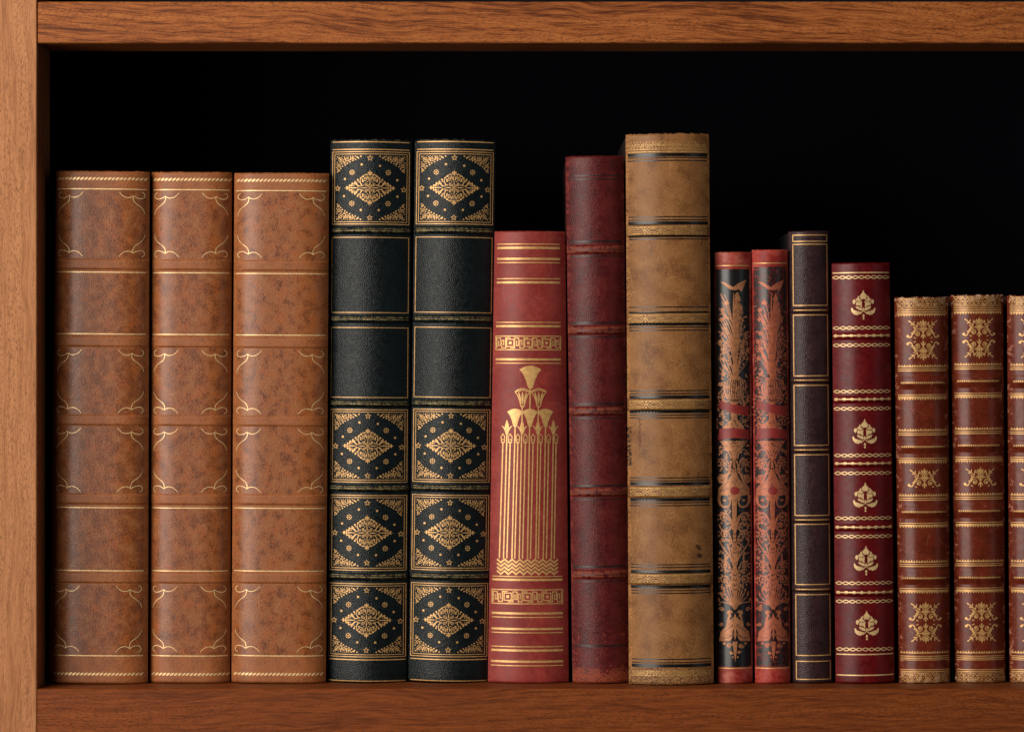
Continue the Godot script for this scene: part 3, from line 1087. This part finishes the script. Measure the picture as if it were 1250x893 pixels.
		f.disc(m.call(10.4, 610.4), 1.9, 7)
		f.stroke(bez(m.call(1.5, 642), m.call(4, 628), m.call(13, 620), m.call(16, 630), 9), 1.5)
		f.stroke(bez(m.call(16, 640), m.call(14, 652), m.call(7, 650), m.call(3, 644), 7), 1.4)
		f.stroke(bez(m.call(1.6, 690), m.call(4, 676), m.call(11, 674), m.call(16, 660), 9), 2.0, 1.2)
		f.stroke(bez(m.call(2.0, 684), m.call(6, 676), m.call(5, 668), m.call(8, 664), 7), 1.4)
		f.stroke(bez(m.call(10, 676), m.call(9, 684), m.call(11, 688), m.call(10, 700), 6), 1.8, 1.2)
		f.stroke(bez(m.call(1.5, 722), m.call(4, 704), m.call(11, 698), m.call(17, 708), 9), 2.2, 1.2)
		for i in 6:
			var tip: Vector2 = m.call(3.0 + i * 2.7, 712.0 + i * i * 0.75 + 4.0)
			f.stroke(bez(m.call(0.5, 744), m.call(1.2 + i * 0.6, 734), m.call(1.6 + i * 1.7, 728 + i * 1.6), tip, 7), 1.5, 0.9)
			f.leaf(tip, tip + Vector2(sx * 0.6, -5.0), 2.2)
		f.spiral(m.call(6.0, 748.0), 3.2, 1.3, PI if sx > 0 else 0.0, sx, 1.5)
		f.spiral(m.call(14.0, 744.0), 3.0, 1.4, 0.0 if sx > 0 else PI, -sx, 1.2)
		f.spiral(m.call(14.5, 762.0), 2.6, 1.2, 0.0 if sx > 0 else PI, sx, 1.2)
		for i in 80:
			var y := rng.randf_range(543, 740)
			if y > 590.0 and y < 622.0:
				continue
			var px := rng.randf_range(4.5, 16.5)
			var p: Vector2 = m.call(px, y)
			var way := Vector2.from_angle(rng.randf() * TAU) * rng.randf_range(2.4, 4.6)
			f.leaf(p, p + way, rng.randf_range(1.2, 2.0), rng.randf_range(-0.6, 0.6))
			if rng.randf() < 0.4:
				f.leaf(p, p + way.rotated(1.1) * 0.8, 1.3)
				f.leaf(p, p + way.rotated(-1.1) * 0.8, 1.3)
	foil("printed_scrollwork", f, copper, b.back)
	f = wide_foil(s, 0.3)
	f.both([Vector2(0, 748.0 - 765), Vector2(2, 755.0 - 765), Vector2(6, 747.0 - 765), Vector2(8.5, 757.0 - 765), Vector2(9.5, 765.0 - 765), Vector2(15, 771.0 - 765), Vector2(17, 783.0 - 765), Vector2(5, 782.0 - 765), Vector2(1.4, 774.0 - 765), Vector2(0, 782.0 - 765)].map(func(v): return Vector2(v.x, -v.y)), Vector2(0.3, 765.0))
	foil("printed_pedestal", f, copper, b.back)
	f = wide_foil(s, 0.3)
	f.poly([Vector2(-2.4, 783), Vector2(3.0, 783), Vector2(1.8, 796), Vector2(0.3, 808), Vector2(-1.2, 796)])
	for sx in [-1.0, 1.0]:
		f.spiral(Vector2(0.3 + sx * 6.4, 788.0), 3.4, 1.4, 0.0, sx, 1.3)
		f.spiral(Vector2(0.3 + sx * 4.2, 796.5), 2.3, 1.2, 0.0, -sx, 1.2)
		f.disc(Vector2(0.3 + sx * 11.5, 785.5), 1.8, 6)
		f.disc(Vector2(0.3 + sx * 2.6, 802.0), 1.2, 6)
	foil("printed_pendant", f, copper, b.back)
	f = wide_foil(s, 0.4)
	f.disc(Vector2(0.6, 599.0), 5.0, 16)
	foil("red_medallion", f, red, b.back)


# ------------------------------------------------------------------ the scene
func _ready() -> void:
	# camera
	var cam := Camera3D.new()
	cam.name = "camera"
	cam.position = Vector3(0, (SHELF - MID.y) * UNIT, DIST)
	cam.fov = rad_to_deg(2.0 * atan(893.0 * 0.5 * UNIT / DIST))
	cam.near = 0.05
	cam.far = 20.0
	add_child(cam)
	cam.current = true
	# air and exposure
	var env := Environment.new()
	env.background_mode = Environment.BG_COLOR
	env.background_color = Color(0.06, 0.06, 0.065)
	env.background_energy_multiplier = 1.0
	env.tonemap_mode = Environment.TONE_MAPPER_LINEAR
	env.tonemap_exposure = 1.0
	env.sdfgi_enabled = true
	env.ssao_enabled = true
	env.ssil_enabled = true
	var we := WorldEnvironment.new()
	we.name = "environment"
	we.environment = env
	add_child(we)
	# one large soft light, high on the left in front of the shelf
	key_light = AreaLight3D.new()
	key_light.name = "softbox_light"
	key_light.area_size = Vector2(1.1, 1.7)
	key_light.light_energy = 4.0
	key_light.light_color = Color(1.0, 0.97, 0.93)
	key_light.shadow_enabled = true
	key_light.area_range = 6.0
	add_child(key_light)
	key_light.look_at_from_position(Vector3(-0.90, 0.66, 1.08), Vector3(0.0, 0.45, 0.0), Vector3.UP)

	# a weak second light from the right, seen as the faint sheen on the right-hand shoulders of the books
	var second := AreaLight3D.new()
	second.name = "side_light"
	second.area_size = Vector2(0.5, 1.4)
	second.light_energy = 0.11
	second.light_color = Color(0.94, 0.97, 1.0)
	second.shadow_enabled = true
	second.area_range = 6.0
	add_child(second)
	second.look_at_from_position(Vector3(1.35, 0.5, 0.95), Vector3(0.0, 0.3, 0.0), Vector3.UP)

	# bookcase
	var case_ := Node3D.new()
	case_.name = "bookcase"
	case_.set_meta("label", "brown hardwood bookcase with a dark interior, framing and holding the row of books")
	case_.set_meta("category", "bookcase")
	add_child(case_)
	var k := UNIT * (DIST - FRONT) / DIST
	var up_x := (44.6 - MID.x) * k
	var rail_y := (SHELF - MID.y) * UNIT + (MID.y - 52.5) * k
	var right := 0.36
	var w_up := wood(11, 1800, 128, 1.5, Color(0.53, 0.335, 0.20), Color(0.635, 0.42, 0.265), Color(0.69, 0.47, 0.31), 0.004, 0.010, 0.4)
	var w_rail := wood(31, 2000, 110, 1.6, Color(0.32, 0.15, 0.055), Color(0.56, 0.31, 0.14), Color(0.64, 0.385, 0.19), 0.04, 0.010, 0.5)
	var w_shelf := wood(57, 2000, 150, 1.6, Color(0.345, 0.16, 0.055), Color(0.46, 0.225, 0.085), Color(0.52, 0.27, 0.11), -0.02, 0.008, 0.4)
	var per := func(tw: float, th: float, res: float) -> Vector2: return Vector2(res / UNIT / tw, res / UNIT / th)
	part("upright", chamfered(Vector3(up_x - 0.05, -0.05, FRONT - 0.053), Vector3(up_x, 0.40, FRONT), 0.0005, per.call(1800, 128, 1.5), Vector2.ZERO, true), w_up, case_)
	part("top_rail", chamfered(Vector3(up_x + 0.0004, rail_y, FRONT - 0.049), Vector3(right, rail_y + 0.0199, FRONT - 0.0002), 0.0006, per.call(2000, 110, 1.6)), w_rail, case_)
	part("shelf", chamfered(Vector3(up_x - 0.0002, -0.0275, -0.24), Vector3(right, 0.0, FRONT - 0.0003), 0.0007, per.call(2000, 150, 1.6)), w_shelf, case_)
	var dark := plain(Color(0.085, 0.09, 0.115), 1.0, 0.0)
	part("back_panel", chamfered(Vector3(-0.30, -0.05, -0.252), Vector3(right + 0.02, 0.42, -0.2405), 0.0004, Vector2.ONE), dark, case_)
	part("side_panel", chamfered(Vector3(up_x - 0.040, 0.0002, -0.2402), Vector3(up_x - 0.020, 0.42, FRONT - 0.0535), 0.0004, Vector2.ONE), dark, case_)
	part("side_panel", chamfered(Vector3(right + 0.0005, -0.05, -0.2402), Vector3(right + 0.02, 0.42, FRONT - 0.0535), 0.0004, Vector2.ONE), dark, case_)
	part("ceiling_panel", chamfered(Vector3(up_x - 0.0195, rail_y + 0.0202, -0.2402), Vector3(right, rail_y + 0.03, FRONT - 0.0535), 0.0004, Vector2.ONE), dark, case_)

	paper = plain(Color(0.80, 0.72, 0.56), 0.9, 0.3)
	var gilt_pale := gold(Color(0.96, 0.82, 0.60), 0.30, 0.40, 0.18, 101)
	var gilt := gold(Color(0.89, 0.70, 0.45), 0.35, 0.42, 0.20, 131)
	var gilt_red := gold(Color(0.90, 0.72, 0.46), 0.4, 0.40, 0.10, 161)
	var gilt_rubbed := gold(Color(0.66, 0.58, 0.38), 0.3, 0.5, 0.50, 191)
	var gilt_worn := gold(Color(0.78, 0.60, 0.36), 0.35, 0.45, 0.36, 221)
	var copper := gold(Color(0.74, 0.50, 0.35), 0.25, 0.42, 0.28, 251)
	var ink := gold(Color(0.055, 0.06, 0.065), 0.0, 0.30, 0.13, 281)
	var blind := gold(Color(0.16, 0.07, 0.07), 0.0, 0.4, 0.30, 311)
	var copper_red := gold(Color(0.72, 0.40, 0.29), 0.25, 0.42, 0.24, 253)
	var black_rubbed := gold(Color(0.12, 0.10, 0.105), 0.0, 0.32, 0.40, 373)
	var red_print := gold(Color(0.56, 0.15, 0.13), 0.0, 0.5, 0.05, 341)
	var black_print := gold(Color(0.10, 0.105, 0.115), 0.0, 0.30, 0.27, 371)

	# three mottled brown books
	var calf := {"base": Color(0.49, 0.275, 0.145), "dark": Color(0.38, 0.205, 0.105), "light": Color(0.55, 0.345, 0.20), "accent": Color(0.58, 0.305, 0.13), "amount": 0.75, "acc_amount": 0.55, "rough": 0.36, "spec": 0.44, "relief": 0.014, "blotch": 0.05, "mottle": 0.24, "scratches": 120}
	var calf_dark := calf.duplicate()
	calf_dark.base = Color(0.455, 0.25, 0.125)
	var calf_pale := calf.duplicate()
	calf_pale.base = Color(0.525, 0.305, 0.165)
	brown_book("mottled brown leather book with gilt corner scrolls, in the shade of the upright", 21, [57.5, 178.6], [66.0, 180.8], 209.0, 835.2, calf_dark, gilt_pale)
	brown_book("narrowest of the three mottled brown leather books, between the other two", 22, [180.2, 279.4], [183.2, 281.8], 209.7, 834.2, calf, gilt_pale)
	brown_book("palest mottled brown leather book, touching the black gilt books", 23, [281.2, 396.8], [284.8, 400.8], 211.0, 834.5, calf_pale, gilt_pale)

	# two black books
	var fleck := func(x: float, y: float, b: float, m: float, f: float, a: float) -> Color:
		# bare, greenish-brown flecks on the ridges of the bands and at both ends
		var e := 99.0
		for c in [281.5, 389.8, 493.0, 596.2, 704.2]:
			e = minf(e, absf(y - c))
		e = minf(e, minf(absf(y - 170.0), absf(y - 833.0)) + 0.6)
		if e < 2.6 and f * 0.6 + m * 0.6 + a * 0.7 > 0.14 + e * 0.07:
			return Color(0.33, 0.31, 0.20, 0.8)
		return Color(0, 0, 0, 0)
	var goat := {"base": Color(0.04, 0.075, 0.082), "dark": Color(0.03, 0.052, 0.058), "light": Color(0.055, 0.10, 0.105), "accent": Color(0.05, 0.09, 0.09), "pebble": true, "grain": 0.42, "rough": 0.40, "relief": 0.024, "marks": fleck, "amount": 0.6, "acc_amount": 0.3}
	black_book("black grained leather book with gilt diamond panels, touching the brown books", 31, [397.8, 496.2], [402.8, 502.0], 170.0, 833.8, goat, gilt, gilt_rubbed)
	black_book("black grained leather book with gilt diamond panels, beside the red lotus book", 32, [498.0, 595.8], [506.0, 605.2], 170.2, 833.8, goat, gilt, gilt_rubbed)

	lotus_book(gilt_red)
	maroon_book(blind)
	tan_book(ink, gold(Color(0.80, 0.63, 0.38), 0.3, 0.45, 0.34, 401))

	# two slim floral books
	var cloth := {"base": Color(0.56, 0.17, 0.14), "dark": Color(0.46, 0.12, 0.10), "light": Color(0.66, 0.30, 0.25), "accent": Color(0.60, 0.20, 0.16), "weave": true, "rough": 0.5, "relief": 0.004, "amount": 0.8}
	var cloth_pale := cloth.duplicate()
	cloth_pale.base = Color(0.56, 0.23, 0.19)
	cloth_pale.light = Color(0.66, 0.38, 0.31)
	floral_book("slim black and copper floral book with a faded red head, touching the tan book", 41, [875.4, 919.6], [871.4, 918.0], 307.6, cloth_pale, copper, red_print, black_print, gilt)
	floral_book("slim black and copper floral book with a bright red head, touching the plum book", 42, [922.8, 966.0], [918.8, 962.6], 304.6, cloth, copper_red, red_print, black_rubbed, gilt)

	plum_book(gilt)
	crimson_book(gilt_pale)

	# three russet books
	var chipped := func(x: float, y: float, b: float, m: float, f: float, a: float) -> Color:
		var e := minf(absf(y - 361.0), absf(y - 834.0))
		var t := f * 0.5 + m * 0.9 + a * 0.4
		if e < 13.0 and t > 0.10 + e * 0.018:
			return Color(0.80, 0.70, 0.60, 0.75)
		if absf(x) > 27.0 and t > 0.42:
			return Color(0.70, 0.52, 0.42, 0.6)
		if t > 0.78:
			return Color(0.62, 0.42, 0.32, 0.5)
		return Color(0, 0, 0, 0)
	var russet := {"base": Color(0.37, 0.14, 0.08), "dark": Color(0.30, 0.105, 0.06), "light": Color(0.42, 0.175, 0.10), "accent": Color(0.40, 0.13, 0.075), "rough": 0.28, "relief": 0.005, "amount": 0.5, "scratches": 140, "marks": chipped}
	russet_book("russet leather book with gilt crests, touching the crimson book", 61, [1099.2, 1161.8], [1093.4, 1159.2], 362.7, 834.3, russet, gilt, gilt_worn)
	russet_book("russet leather book with gilt crests, middle one of the three alike", 62, [1168.2, 1229.6], [1162.6, 1226.8], 360.0, 833.6, russet, gilt, gilt_worn)
	russet_book("russet leather book with gilt crests, cut off by the right picture edge", 63, [1235.0, 1297.0], [1231.6, 1296.0], 360.4, 833.6, russet, gilt, gilt_worn)


func lotus_book(gilt: Material) -> void:
	var look := {"base": Color(0.495, 0.18, 0.16), "dark": Color(0.46, 0.14, 0.125), "light": Color(0.57, 0.225, 0.195), "accent": Color(0.54, 0.20, 0.17), "weave": true, "rough": 0.44, "relief": 0.004, "amount": 0.6, "blotch": 0.02, "scratches": 60}
	var b := book("cloth_book", "brick red cloth book with gilt lotus stems and Greek key bands", "", {"x": [595.4, 694.6], "xt": [603.8, 690.2], "top": 282.0, "foot": 834.2, "power": 2.3, "depth": 17.0, "look": look, "seed": 51, "board": Color(0.40, 0.12, 0.11), "roll": 3.0, "wobble": 0.5, "deep": 350.0, "thick": 5.0})
	var s: Spine = b.spine
	var f: Foil
	# [y, width]; the rules follow the taper of the back
	for e in [[298.0, 1.1, 302.6, 2.6], [320.6, 1.1, 316.0, 2.6], [340.2, 1.1, 344.8, 2.6], [393.6, 1.1, 398.2, 2.6], [443.4, 1.1, 438.8, 2.6], [703.8, 1.1, 707.8, 2.6], [753.6, 1.1, 748.8, 2.6], [772.4, 1.1, 767.8, 2.6], [789.4, 1.1, 794.0, 2.6], [812.6, 1.1, 807.6, 2.6]]:
		f = Foil.new(s)
		var a := s.half(s.foot - e[0]) - 4.0
		f.line(-a - 0.5, a - 2.5, e[0], e[1])
		f.line(-a - 0.5, a - 2.5, e[2], e[3])
		foil("gilt_double_line", f, gilt, b.back)
	for e in [[410.4, 427.0], [720.0, 737.0]]:
		f = Foil.new(s)
		var a := s.half(s.foot - e[0]) - 4.0
		key_band(f, -a - 0.5, a - 2.5, e[0], e[1])
		foil("gilt_key_band", f, gilt, b.back)
	# lotus heads and stems; x measured from the book's own axis
	var ax := func(x: float, y: float) -> float: return x - lerpf(645.0, 647.0, (834.0 - y) / 552.0)
	var head := func(x: float, y: float, w: float, h: float, cut: bool) -> void:
		var g := Foil.new(s, 0.3)
		fan(g, Vector2(ax.call(x, y), y), w, h, cut)
		foil("gilt_lotus_flower", g, gilt, b.back)
	head.call(647.6, 446.4, 13.2, 27.5, false)
	head.call(637.9, 474.4, 9.0, 22.0, true)
	head.call(657.7, 474.4, 9.0, 22.0, true)
	head.call(628.8, 499.0, 9.6, 22.0, false)
	head.call(647.0, 499.0, 9.6, 22.0, false)
	head.call(666.0, 499.0, 9.6, 22.0, false)
	for x in [618.8, 637.4, 656.8, 675.6]:
		var g := Foil.new(s, 0.3)
		var c := Vector2(ax.call(x, 520.0), 530.0)
		g.leaf(c, c + Vector2(0, -17.5), 5.2)
		for sx in [-1.0, 1.0]:
			g.stroke(bez(c, c + Vector2(sx * 2.0, -7.0), c + Vector2(sx * 4.0, -8.0), c + Vector2(sx * 6.2, -10.0), 6), 3.0, 0.7)
		foil("gilt_lotus_bud", g, gilt, b.back)
	for x in [613.9, 622.8, 632.2, 641.4, 650.8, 660.2, 669.8, 679.0]:
		var g := Foil.new(s, 0.3)
		var c := Vector2(ax.call(x, 535.0), 535.4)
		g.stroke(PackedVector2Array([c + Vector2(-1.7, 5), c + Vector2(-2.3, -2), c + Vector2(0, -5.6), c + Vector2(2.3, -2), c + Vector2(1.7, 5), c + Vector2(-1.7, 5)]), 1.0)
		g.disc(c + Vector2(0, 1.5), 0.9, 6)
		g.line(c.x - 2.0, c.x + 2.0, c.y + 4.6, 1.2)
		foil("gilt_small_bud", g, gilt, b.back)
	var stems := [[613.9, 540.0], [618.8, 529.0], [622.8, 540.0], [628.8, 520.0], [632.2, 540.0], [637.5, 495.0], [641.4, 540.0], [647.3, 473.0], [650.8, 540.0], [657.2, 495.0], [660.2, 540.0], [666.0, 520.0], [669.8, 540.0], [675.6, 529.0], [679.0, 540.0]]
	for e in stems:
		f = Foil.new(s)
		f.stroke(PackedVector2Array([Vector2(ax.call(e[0], e[1]), e[1]), Vector2(ax.call(645.0 + (e[0] - 647.0) * 1.03 - 1.4, 682.0), 682.0)]), 1.55)
		foil("gilt_stem", f, gilt, b.back)
	for r in 4:
		f = Foil.new(s)
		var p := PackedVector2Array()
		for i in 17:
			p.push_back(Vector2(ax.call(606.6 + i * 4.66, 690.0), 683.0 + r * 4.7 + (0.0 if i % 2 == 0 else 4.0)))
		f.stroke(p, 2.1)
		foil("gilt_zigzag", f, gilt, b.back)


func maroon_book(blind: Material) -> void:
	var straps := [304.6, 403.0, 502.0, 600.6, 701.4]
	var marks := func(x: float, y: float, b: float, m: float, f: float, a: float) -> Color:
		# scuffed orange foot, rubbed bands and a few chafed spots
		var t := m * 0.7 + f * 0.35 + a * 0.4
		if y > 818.0 + t * 16.0 - (2.0 if absf(x) > 20.0 else 0.0):
			return Color(0.58, 0.27, 0.16, clampf(0.75 + f * 0.8 + m * 0.5, 0.3, 1.0))
		for c in straps:
			if absf(y - c) < 4.6 and t > -0.25 + absf(y - c) * 0.03:
				return Color(0.55, 0.27, 0.17, 0.7)
		if absf(x) > 32.0 and t > 0.2:
			return Color(0.55, 0.20, 0.16, 0.6)
		if y > 770.0 and t > 0.52:
			return Color(0.62, 0.26, 0.18, 0.8)
		if t > 0.82:
			return Color(0.56, 0.28, 0.18, 0.6)
		return Color(0, 0, 0, 0)
	var look := {"base": Color(0.345, 0.095, 0.095), "dark": Color(0.27, 0.07, 0.08), "light": Color(0.40, 0.135, 0.13), "accent": Color(0.36, 0.10, 0.09), "pebble": true, "grain": 0.5, "rough": 0.40, "relief": 0.018, "amount": 0.7, "marks": marks}
	var b := book("leather_book", "tall maroon grained leather book with plain raised bands and a scuffed orange foot", "", {"x": [699.6, 768.4], "xt": [690.6, 761.8], "top": 190.2, "foot": 834.8, "power": 2.2, "depth": 15.5, "bands": straps, "band": [6.6, 3.6, 0.35], "look": look, "seed": 71, "board": Color(0.24, 0.06, 0.06), "roll": 4.0, "wobble": 0.8, "out": 0.4})
	var s: Spine = b.spine
	var f: Foil
	for y in [214.6, 219.0, 295.0, 313.0, 394.4, 411.6, 493.4, 510.8, 593.2, 609.8, 691.8, 710.0, 788.6]:
		f = Foil.new(s)
		f.line(-s.half(400) + 3.0, s.half(400) - 3.0, y, 2.4 if y in [295.0, 394.4, 493.4, 593.2, 691.8, 788.6] else 1.4)
		foil("blind_tooled_line", f, blind, b.back)
	for c in straps:
		f = Foil.new(s)
		f.line(-s.half(400) + 3.0, s.half(400) - 3.0, c + 0.4, 0.9)
		foil("blind_tooled_line", f, blind, b.back)


func tan_book(ink: Material, gilt: Material) -> void:
	var marks := func(x: float, y: float, b: float, m: float, f: float, a: float) -> Color:
		var t := m * 0.8 + f * 0.4 + a * 0.5
		if y > 817.0 + m * 4.0:
			return Color(0.60, 0.45, 0.28, 0.35 + 0.4 * clampf(0.5 + f, 0.0, 1.0)) if f + m > 0.0 else Color(0.28, 0.18, 0.10, 0.6)
		if absf(Vector2((x - 34.0) / 3.4, (y - 669.0 - 0.6 * x + 20.4) / 3.0).length()) < 1.0 + f * 0.4:
			return Color(0.20, 0.12, 0.08, 0.75)
		if absf(Vector2((x - 35.0) / 3.6, (y - 679.0) / 3.0).length()) < 1.0 + f * 0.4:
			return Color(0.20, 0.12, 0.08, 0.75)
		if x < -47.0 and absf(y - 545.0) < 24.0 and t > 0.06:
			return Color(0.10, 0.06, 0.04, 0.9)
		if absf(Vector2((x + 5.0) / 5.0, (y - 747.0) / 4.0).length()) < 1.0 + f * 0.7 + m:
			return Color(0.40, 0.24, 0.12, 0.5)
		if absf(x + 37.0 + m * 2.0) < 0.7 and y > 510.0 and y < 548.0:
			return Color(0.30, 0.17, 0.09, 0.6)
		for c in [281.5, 389.0, 494.0, 600.5, 706.8]:
			if absf(y - c) < 8.0 and t > 0.0:
				return Color(0.27, 0.165, 0.09, clampf(t * 1.6, 0.1, 0.6))
		if absf(x) > 48.0 and t > 0.1:
			return Color(0.68, 0.47, 0.27, 0.5)
		if t > 0.62:
			return Color(0.34, 0.20, 0.10, 0.45)
		return Color(0, 0, 0, 0)
	var look := {"base": Color(0.51, 0.34, 0.185), "dark": Color(0.37, 0.225, 0.11), "light": Color(0.58, 0.41, 0.245), "accent": Color(0.55, 0.375, 0.205), "rough": 0.50, "relief": 0.009, "amount": 0.5, "blotch": 0.03, "mottle": 0.26, "scratches": 700, "marks": marks}
	var bands := [281.5, 389.0, 494.0, 600.5, 706.8]
	var b := book("leather_book", "tallest book, worn tan leather with black ruled bands and gilt chain strips", "", {"x": [768.4, 872.6], "xt": [764.4, 866.6], "top": 162.8, "foot": 836.6, "power": 2.3, "depth": 20.0, "bands": bands, "band": [8.5, 2.6, 0.5], "look": look, "seed": 81, "board": Color(0.16, 0.10, 0.07), "roll": 4.0, "wobble": 1.6})
	var s: Spine = b.spine
	var a := s.wt * 0.5 - 2.4
	var f: Foil
	for y in [192.4, 196.2, 264.8, 268.6, 292.0, 375.0, 399.6, 403.4, 477.2, 480.8, 507.0, 510.2, 583.6, 587.0, 614.0, 617.4, 689.4, 692.8, 721.0, 724.4, 805.0, 809.0]:
		f = Foil.new(s)
		f.line(-a, a, y, 1.25)
		foil("black_ruled_line", f, ink, b.back)
	for y in [189.0, 272.4, 288.6, 381.4, 395.6, 485.0, 502.6, 590.8, 610.2, 698.2, 716.6, 812.8]:
		f = Foil.new(s)
		f.line(-a, a, y, 3.9 if not (y in [288.6, 381.4]) else 2.2)
		foil("black_ruled_band", f, ink, b.back)
	for y in bands:
		f = Foil.new(s)
		var yy: float = y
		for i in 5:
			var xx := -a + 10.0 + i * (2.0 * a - 20.0) / 4.0
			var w := (2.0 * a - 20.0) / 8.0 - 1.0
			for q in [[w, 3.6, 0.8], [w * 0.72, 1.6, 0.7]]:
				f.stroke(PackedVector2Array([Vector2(xx - q[0], yy), Vector2(xx - q[0] + 3, yy - q[1]), Vector2(xx + q[0] - 3, yy - q[1]), Vector2(xx + q[0], yy), Vector2(xx + q[0] - 3, yy + q[1]), Vector2(xx - q[0] + 3, yy + q[1]), Vector2(xx - q[0], yy)]), q[2])
			f.disc(Vector2(xx - w - 1.0, yy - 3.2), 1.1, 6)
			f.disc(Vector2(xx - w - 1.0, yy + 3.2), 1.1, 6)
			f.disc(Vector2(xx - w - 1.0, yy), 1.0, 6)
		f.line(-a, a, yy - 4.9, 0.8)
		f.line(-a, a, yy + 4.9, 0.8)
		foil("gilt_chain_strip", f, gilt, b.back)
	for e in [[172.6, 181.6], [818.0, 824.0]]:
		f = Foil.new(s)
		var rng := RandomNumberGenerator.new()
		rng.seed = int(e[0])
		for i in 26:
			var xx := -a + 2.0 + i * (2.0 * a - 4.0) / 25.0
			f.spiral(Vector2(xx, lerpf(e[0], e[1], 0.5)), 2.6, 1.1, rng.randf() * TAU, 1.0 if i % 2 else -1.0, 0.8)
			f.disc(Vector2(xx + 2.0, e[0] + 1.0), 0.8, 6)
			f.disc(Vector2(xx + 2.0, e[1] - 1.0), 0.8, 6)
		f.line(-a, a, e[1] + 0.8, 0.9)
		if e[0] < 200.0:
			f.line(-a, a, 185.4, 1.2)
		foil("gilt_scroll_strip", f, gilt, b.back)


func plum_book(gilt: Material) -> void:
	var look := {"base": Color(0.20, 0.115, 0.125), "dark": Color(0.15, 0.08, 0.09), "light": Color(0.25, 0.155, 0.165), "accent": Color(0.22, 0.11, 0.12), "pebble": true, "grain": 0.40, "rough": 0.38, "relief": 0.02, "amount": 0.5, "acc_amount": 0.3}
	var bands := [378.8, 464.2, 549.2, 634.6, 719.4]
	var b := book("leather_book", "thin dark plum grained leather book with plain gilt frames", "", {"x": [968.6, 1017.0], "xt": [963.4, 1012.8], "top": 281.8, "foot": 834.2, "power": 2.3, "depth": 11.0, "bands": bands, "band": [4.6, 3.0, 0.0], "look": look, "seed": 91, "board": Color(0.06, 0.035, 0.04), "roll": 2.5, "wobble": 0.5, "deep": 240.0, "thick": 4.5})
	var s: Spine = b.spine
	var f: Foil
	var x0 := -19.8
	var x1 := 22.0
	for e in [[287.0, 294.6], [298.2, 372.8], [384.6, 458.8], [470.4, 543.6], [555.2, 629.2], [640.0, 713.4], [725.8, 800.0], [807.2, 829.2]]:
		f = Foil.new(s)
		f.stroke(PackedVector2Array([Vector2(x0, e[0]), Vector2(x1, e[0]), Vector2(x1, e[1]), Vector2(x0, e[1]), Vector2(x0, e[0])]), 1.15)
		foil("gilt_frame", f, gilt, b.back)
	for y in bands:
		f = Foil.new(s)
		f.line(x0, x1, y, 1.5)
		f.tri(Vector2(x0, y - 1.8), Vector2(x0, y + 1.8), Vector2(x0 + 3.0, y))
		f.tri(Vector2(x1, y - 1.8), Vector2(x1, y + 1.8), Vector2(x1 - 3.0, y))
		foil("gilt_line", f, gilt, b.back)


func crimson_book(gilt: Material) -> void:
	var look := {"base": Color(0.345, 0.04, 0.055), "dark": Color(0.28, 0.03, 0.05), "light": Color(0.40, 0.065, 0.075), "accent": Color(0.38, 0.045, 0.05), "rough": 0.38, "relief": 0.004, "amount": 0.5, "grain": 0.5}
	var bands := [410.0, 487.6, 566.0, 643.8, 723.4]
	var b := book("leather_book", "crimson leather book with five gilt leaf ornaments and chain lines", "", {"x": [1021.6, 1093.8], "xt": [1016.8, 1087.8], "top": 320.8, "foot": 834.8, "power": 2.2, "depth": 15.5, "bands": bands, "band": [6.5, 3.4, 0.0], "look": look, "seed": 95, "board": Color(0.30, 0.04, 0.05), "roll": 3.0, "wobble": 0.5, "deep": 330.0, "thick": 5.0})
	var s: Spine = b.spine
	var a := s.wb * 0.5 - 1.4
	var f: Foil
	for y in [333.0, 799.0, 824.4]:
		f = Foil.new(s)
		f.line(-a, a, y, 1.4)
		foil("gilt_line", f, gilt, b.back)
	for y in [338.6, 400.4, 421.4, 478.0, 499.0, 556.0, 577.8, 632.8, 655.0, 712.0, 734.4, 792.8]:
		f = Foil.new(s)
		chain(f, -a, a, y)
		foil("gilt_chain_line", f, gilt, b.back)
	for y in bands:
		f = Foil.new(s)
		beads(f, -a + 1.0, a - 1.0, y)
		foil("gilt_bead_line", f, gilt, b.back)
	for y in [373.0, 530.0, 607.6, 685.0, 764.0]:
		f = Foil.new(s)
		leaf_ornament(f, Vector2(1.4, y))
		foil("gilt_leaf_ornament", f, gilt, b.back)
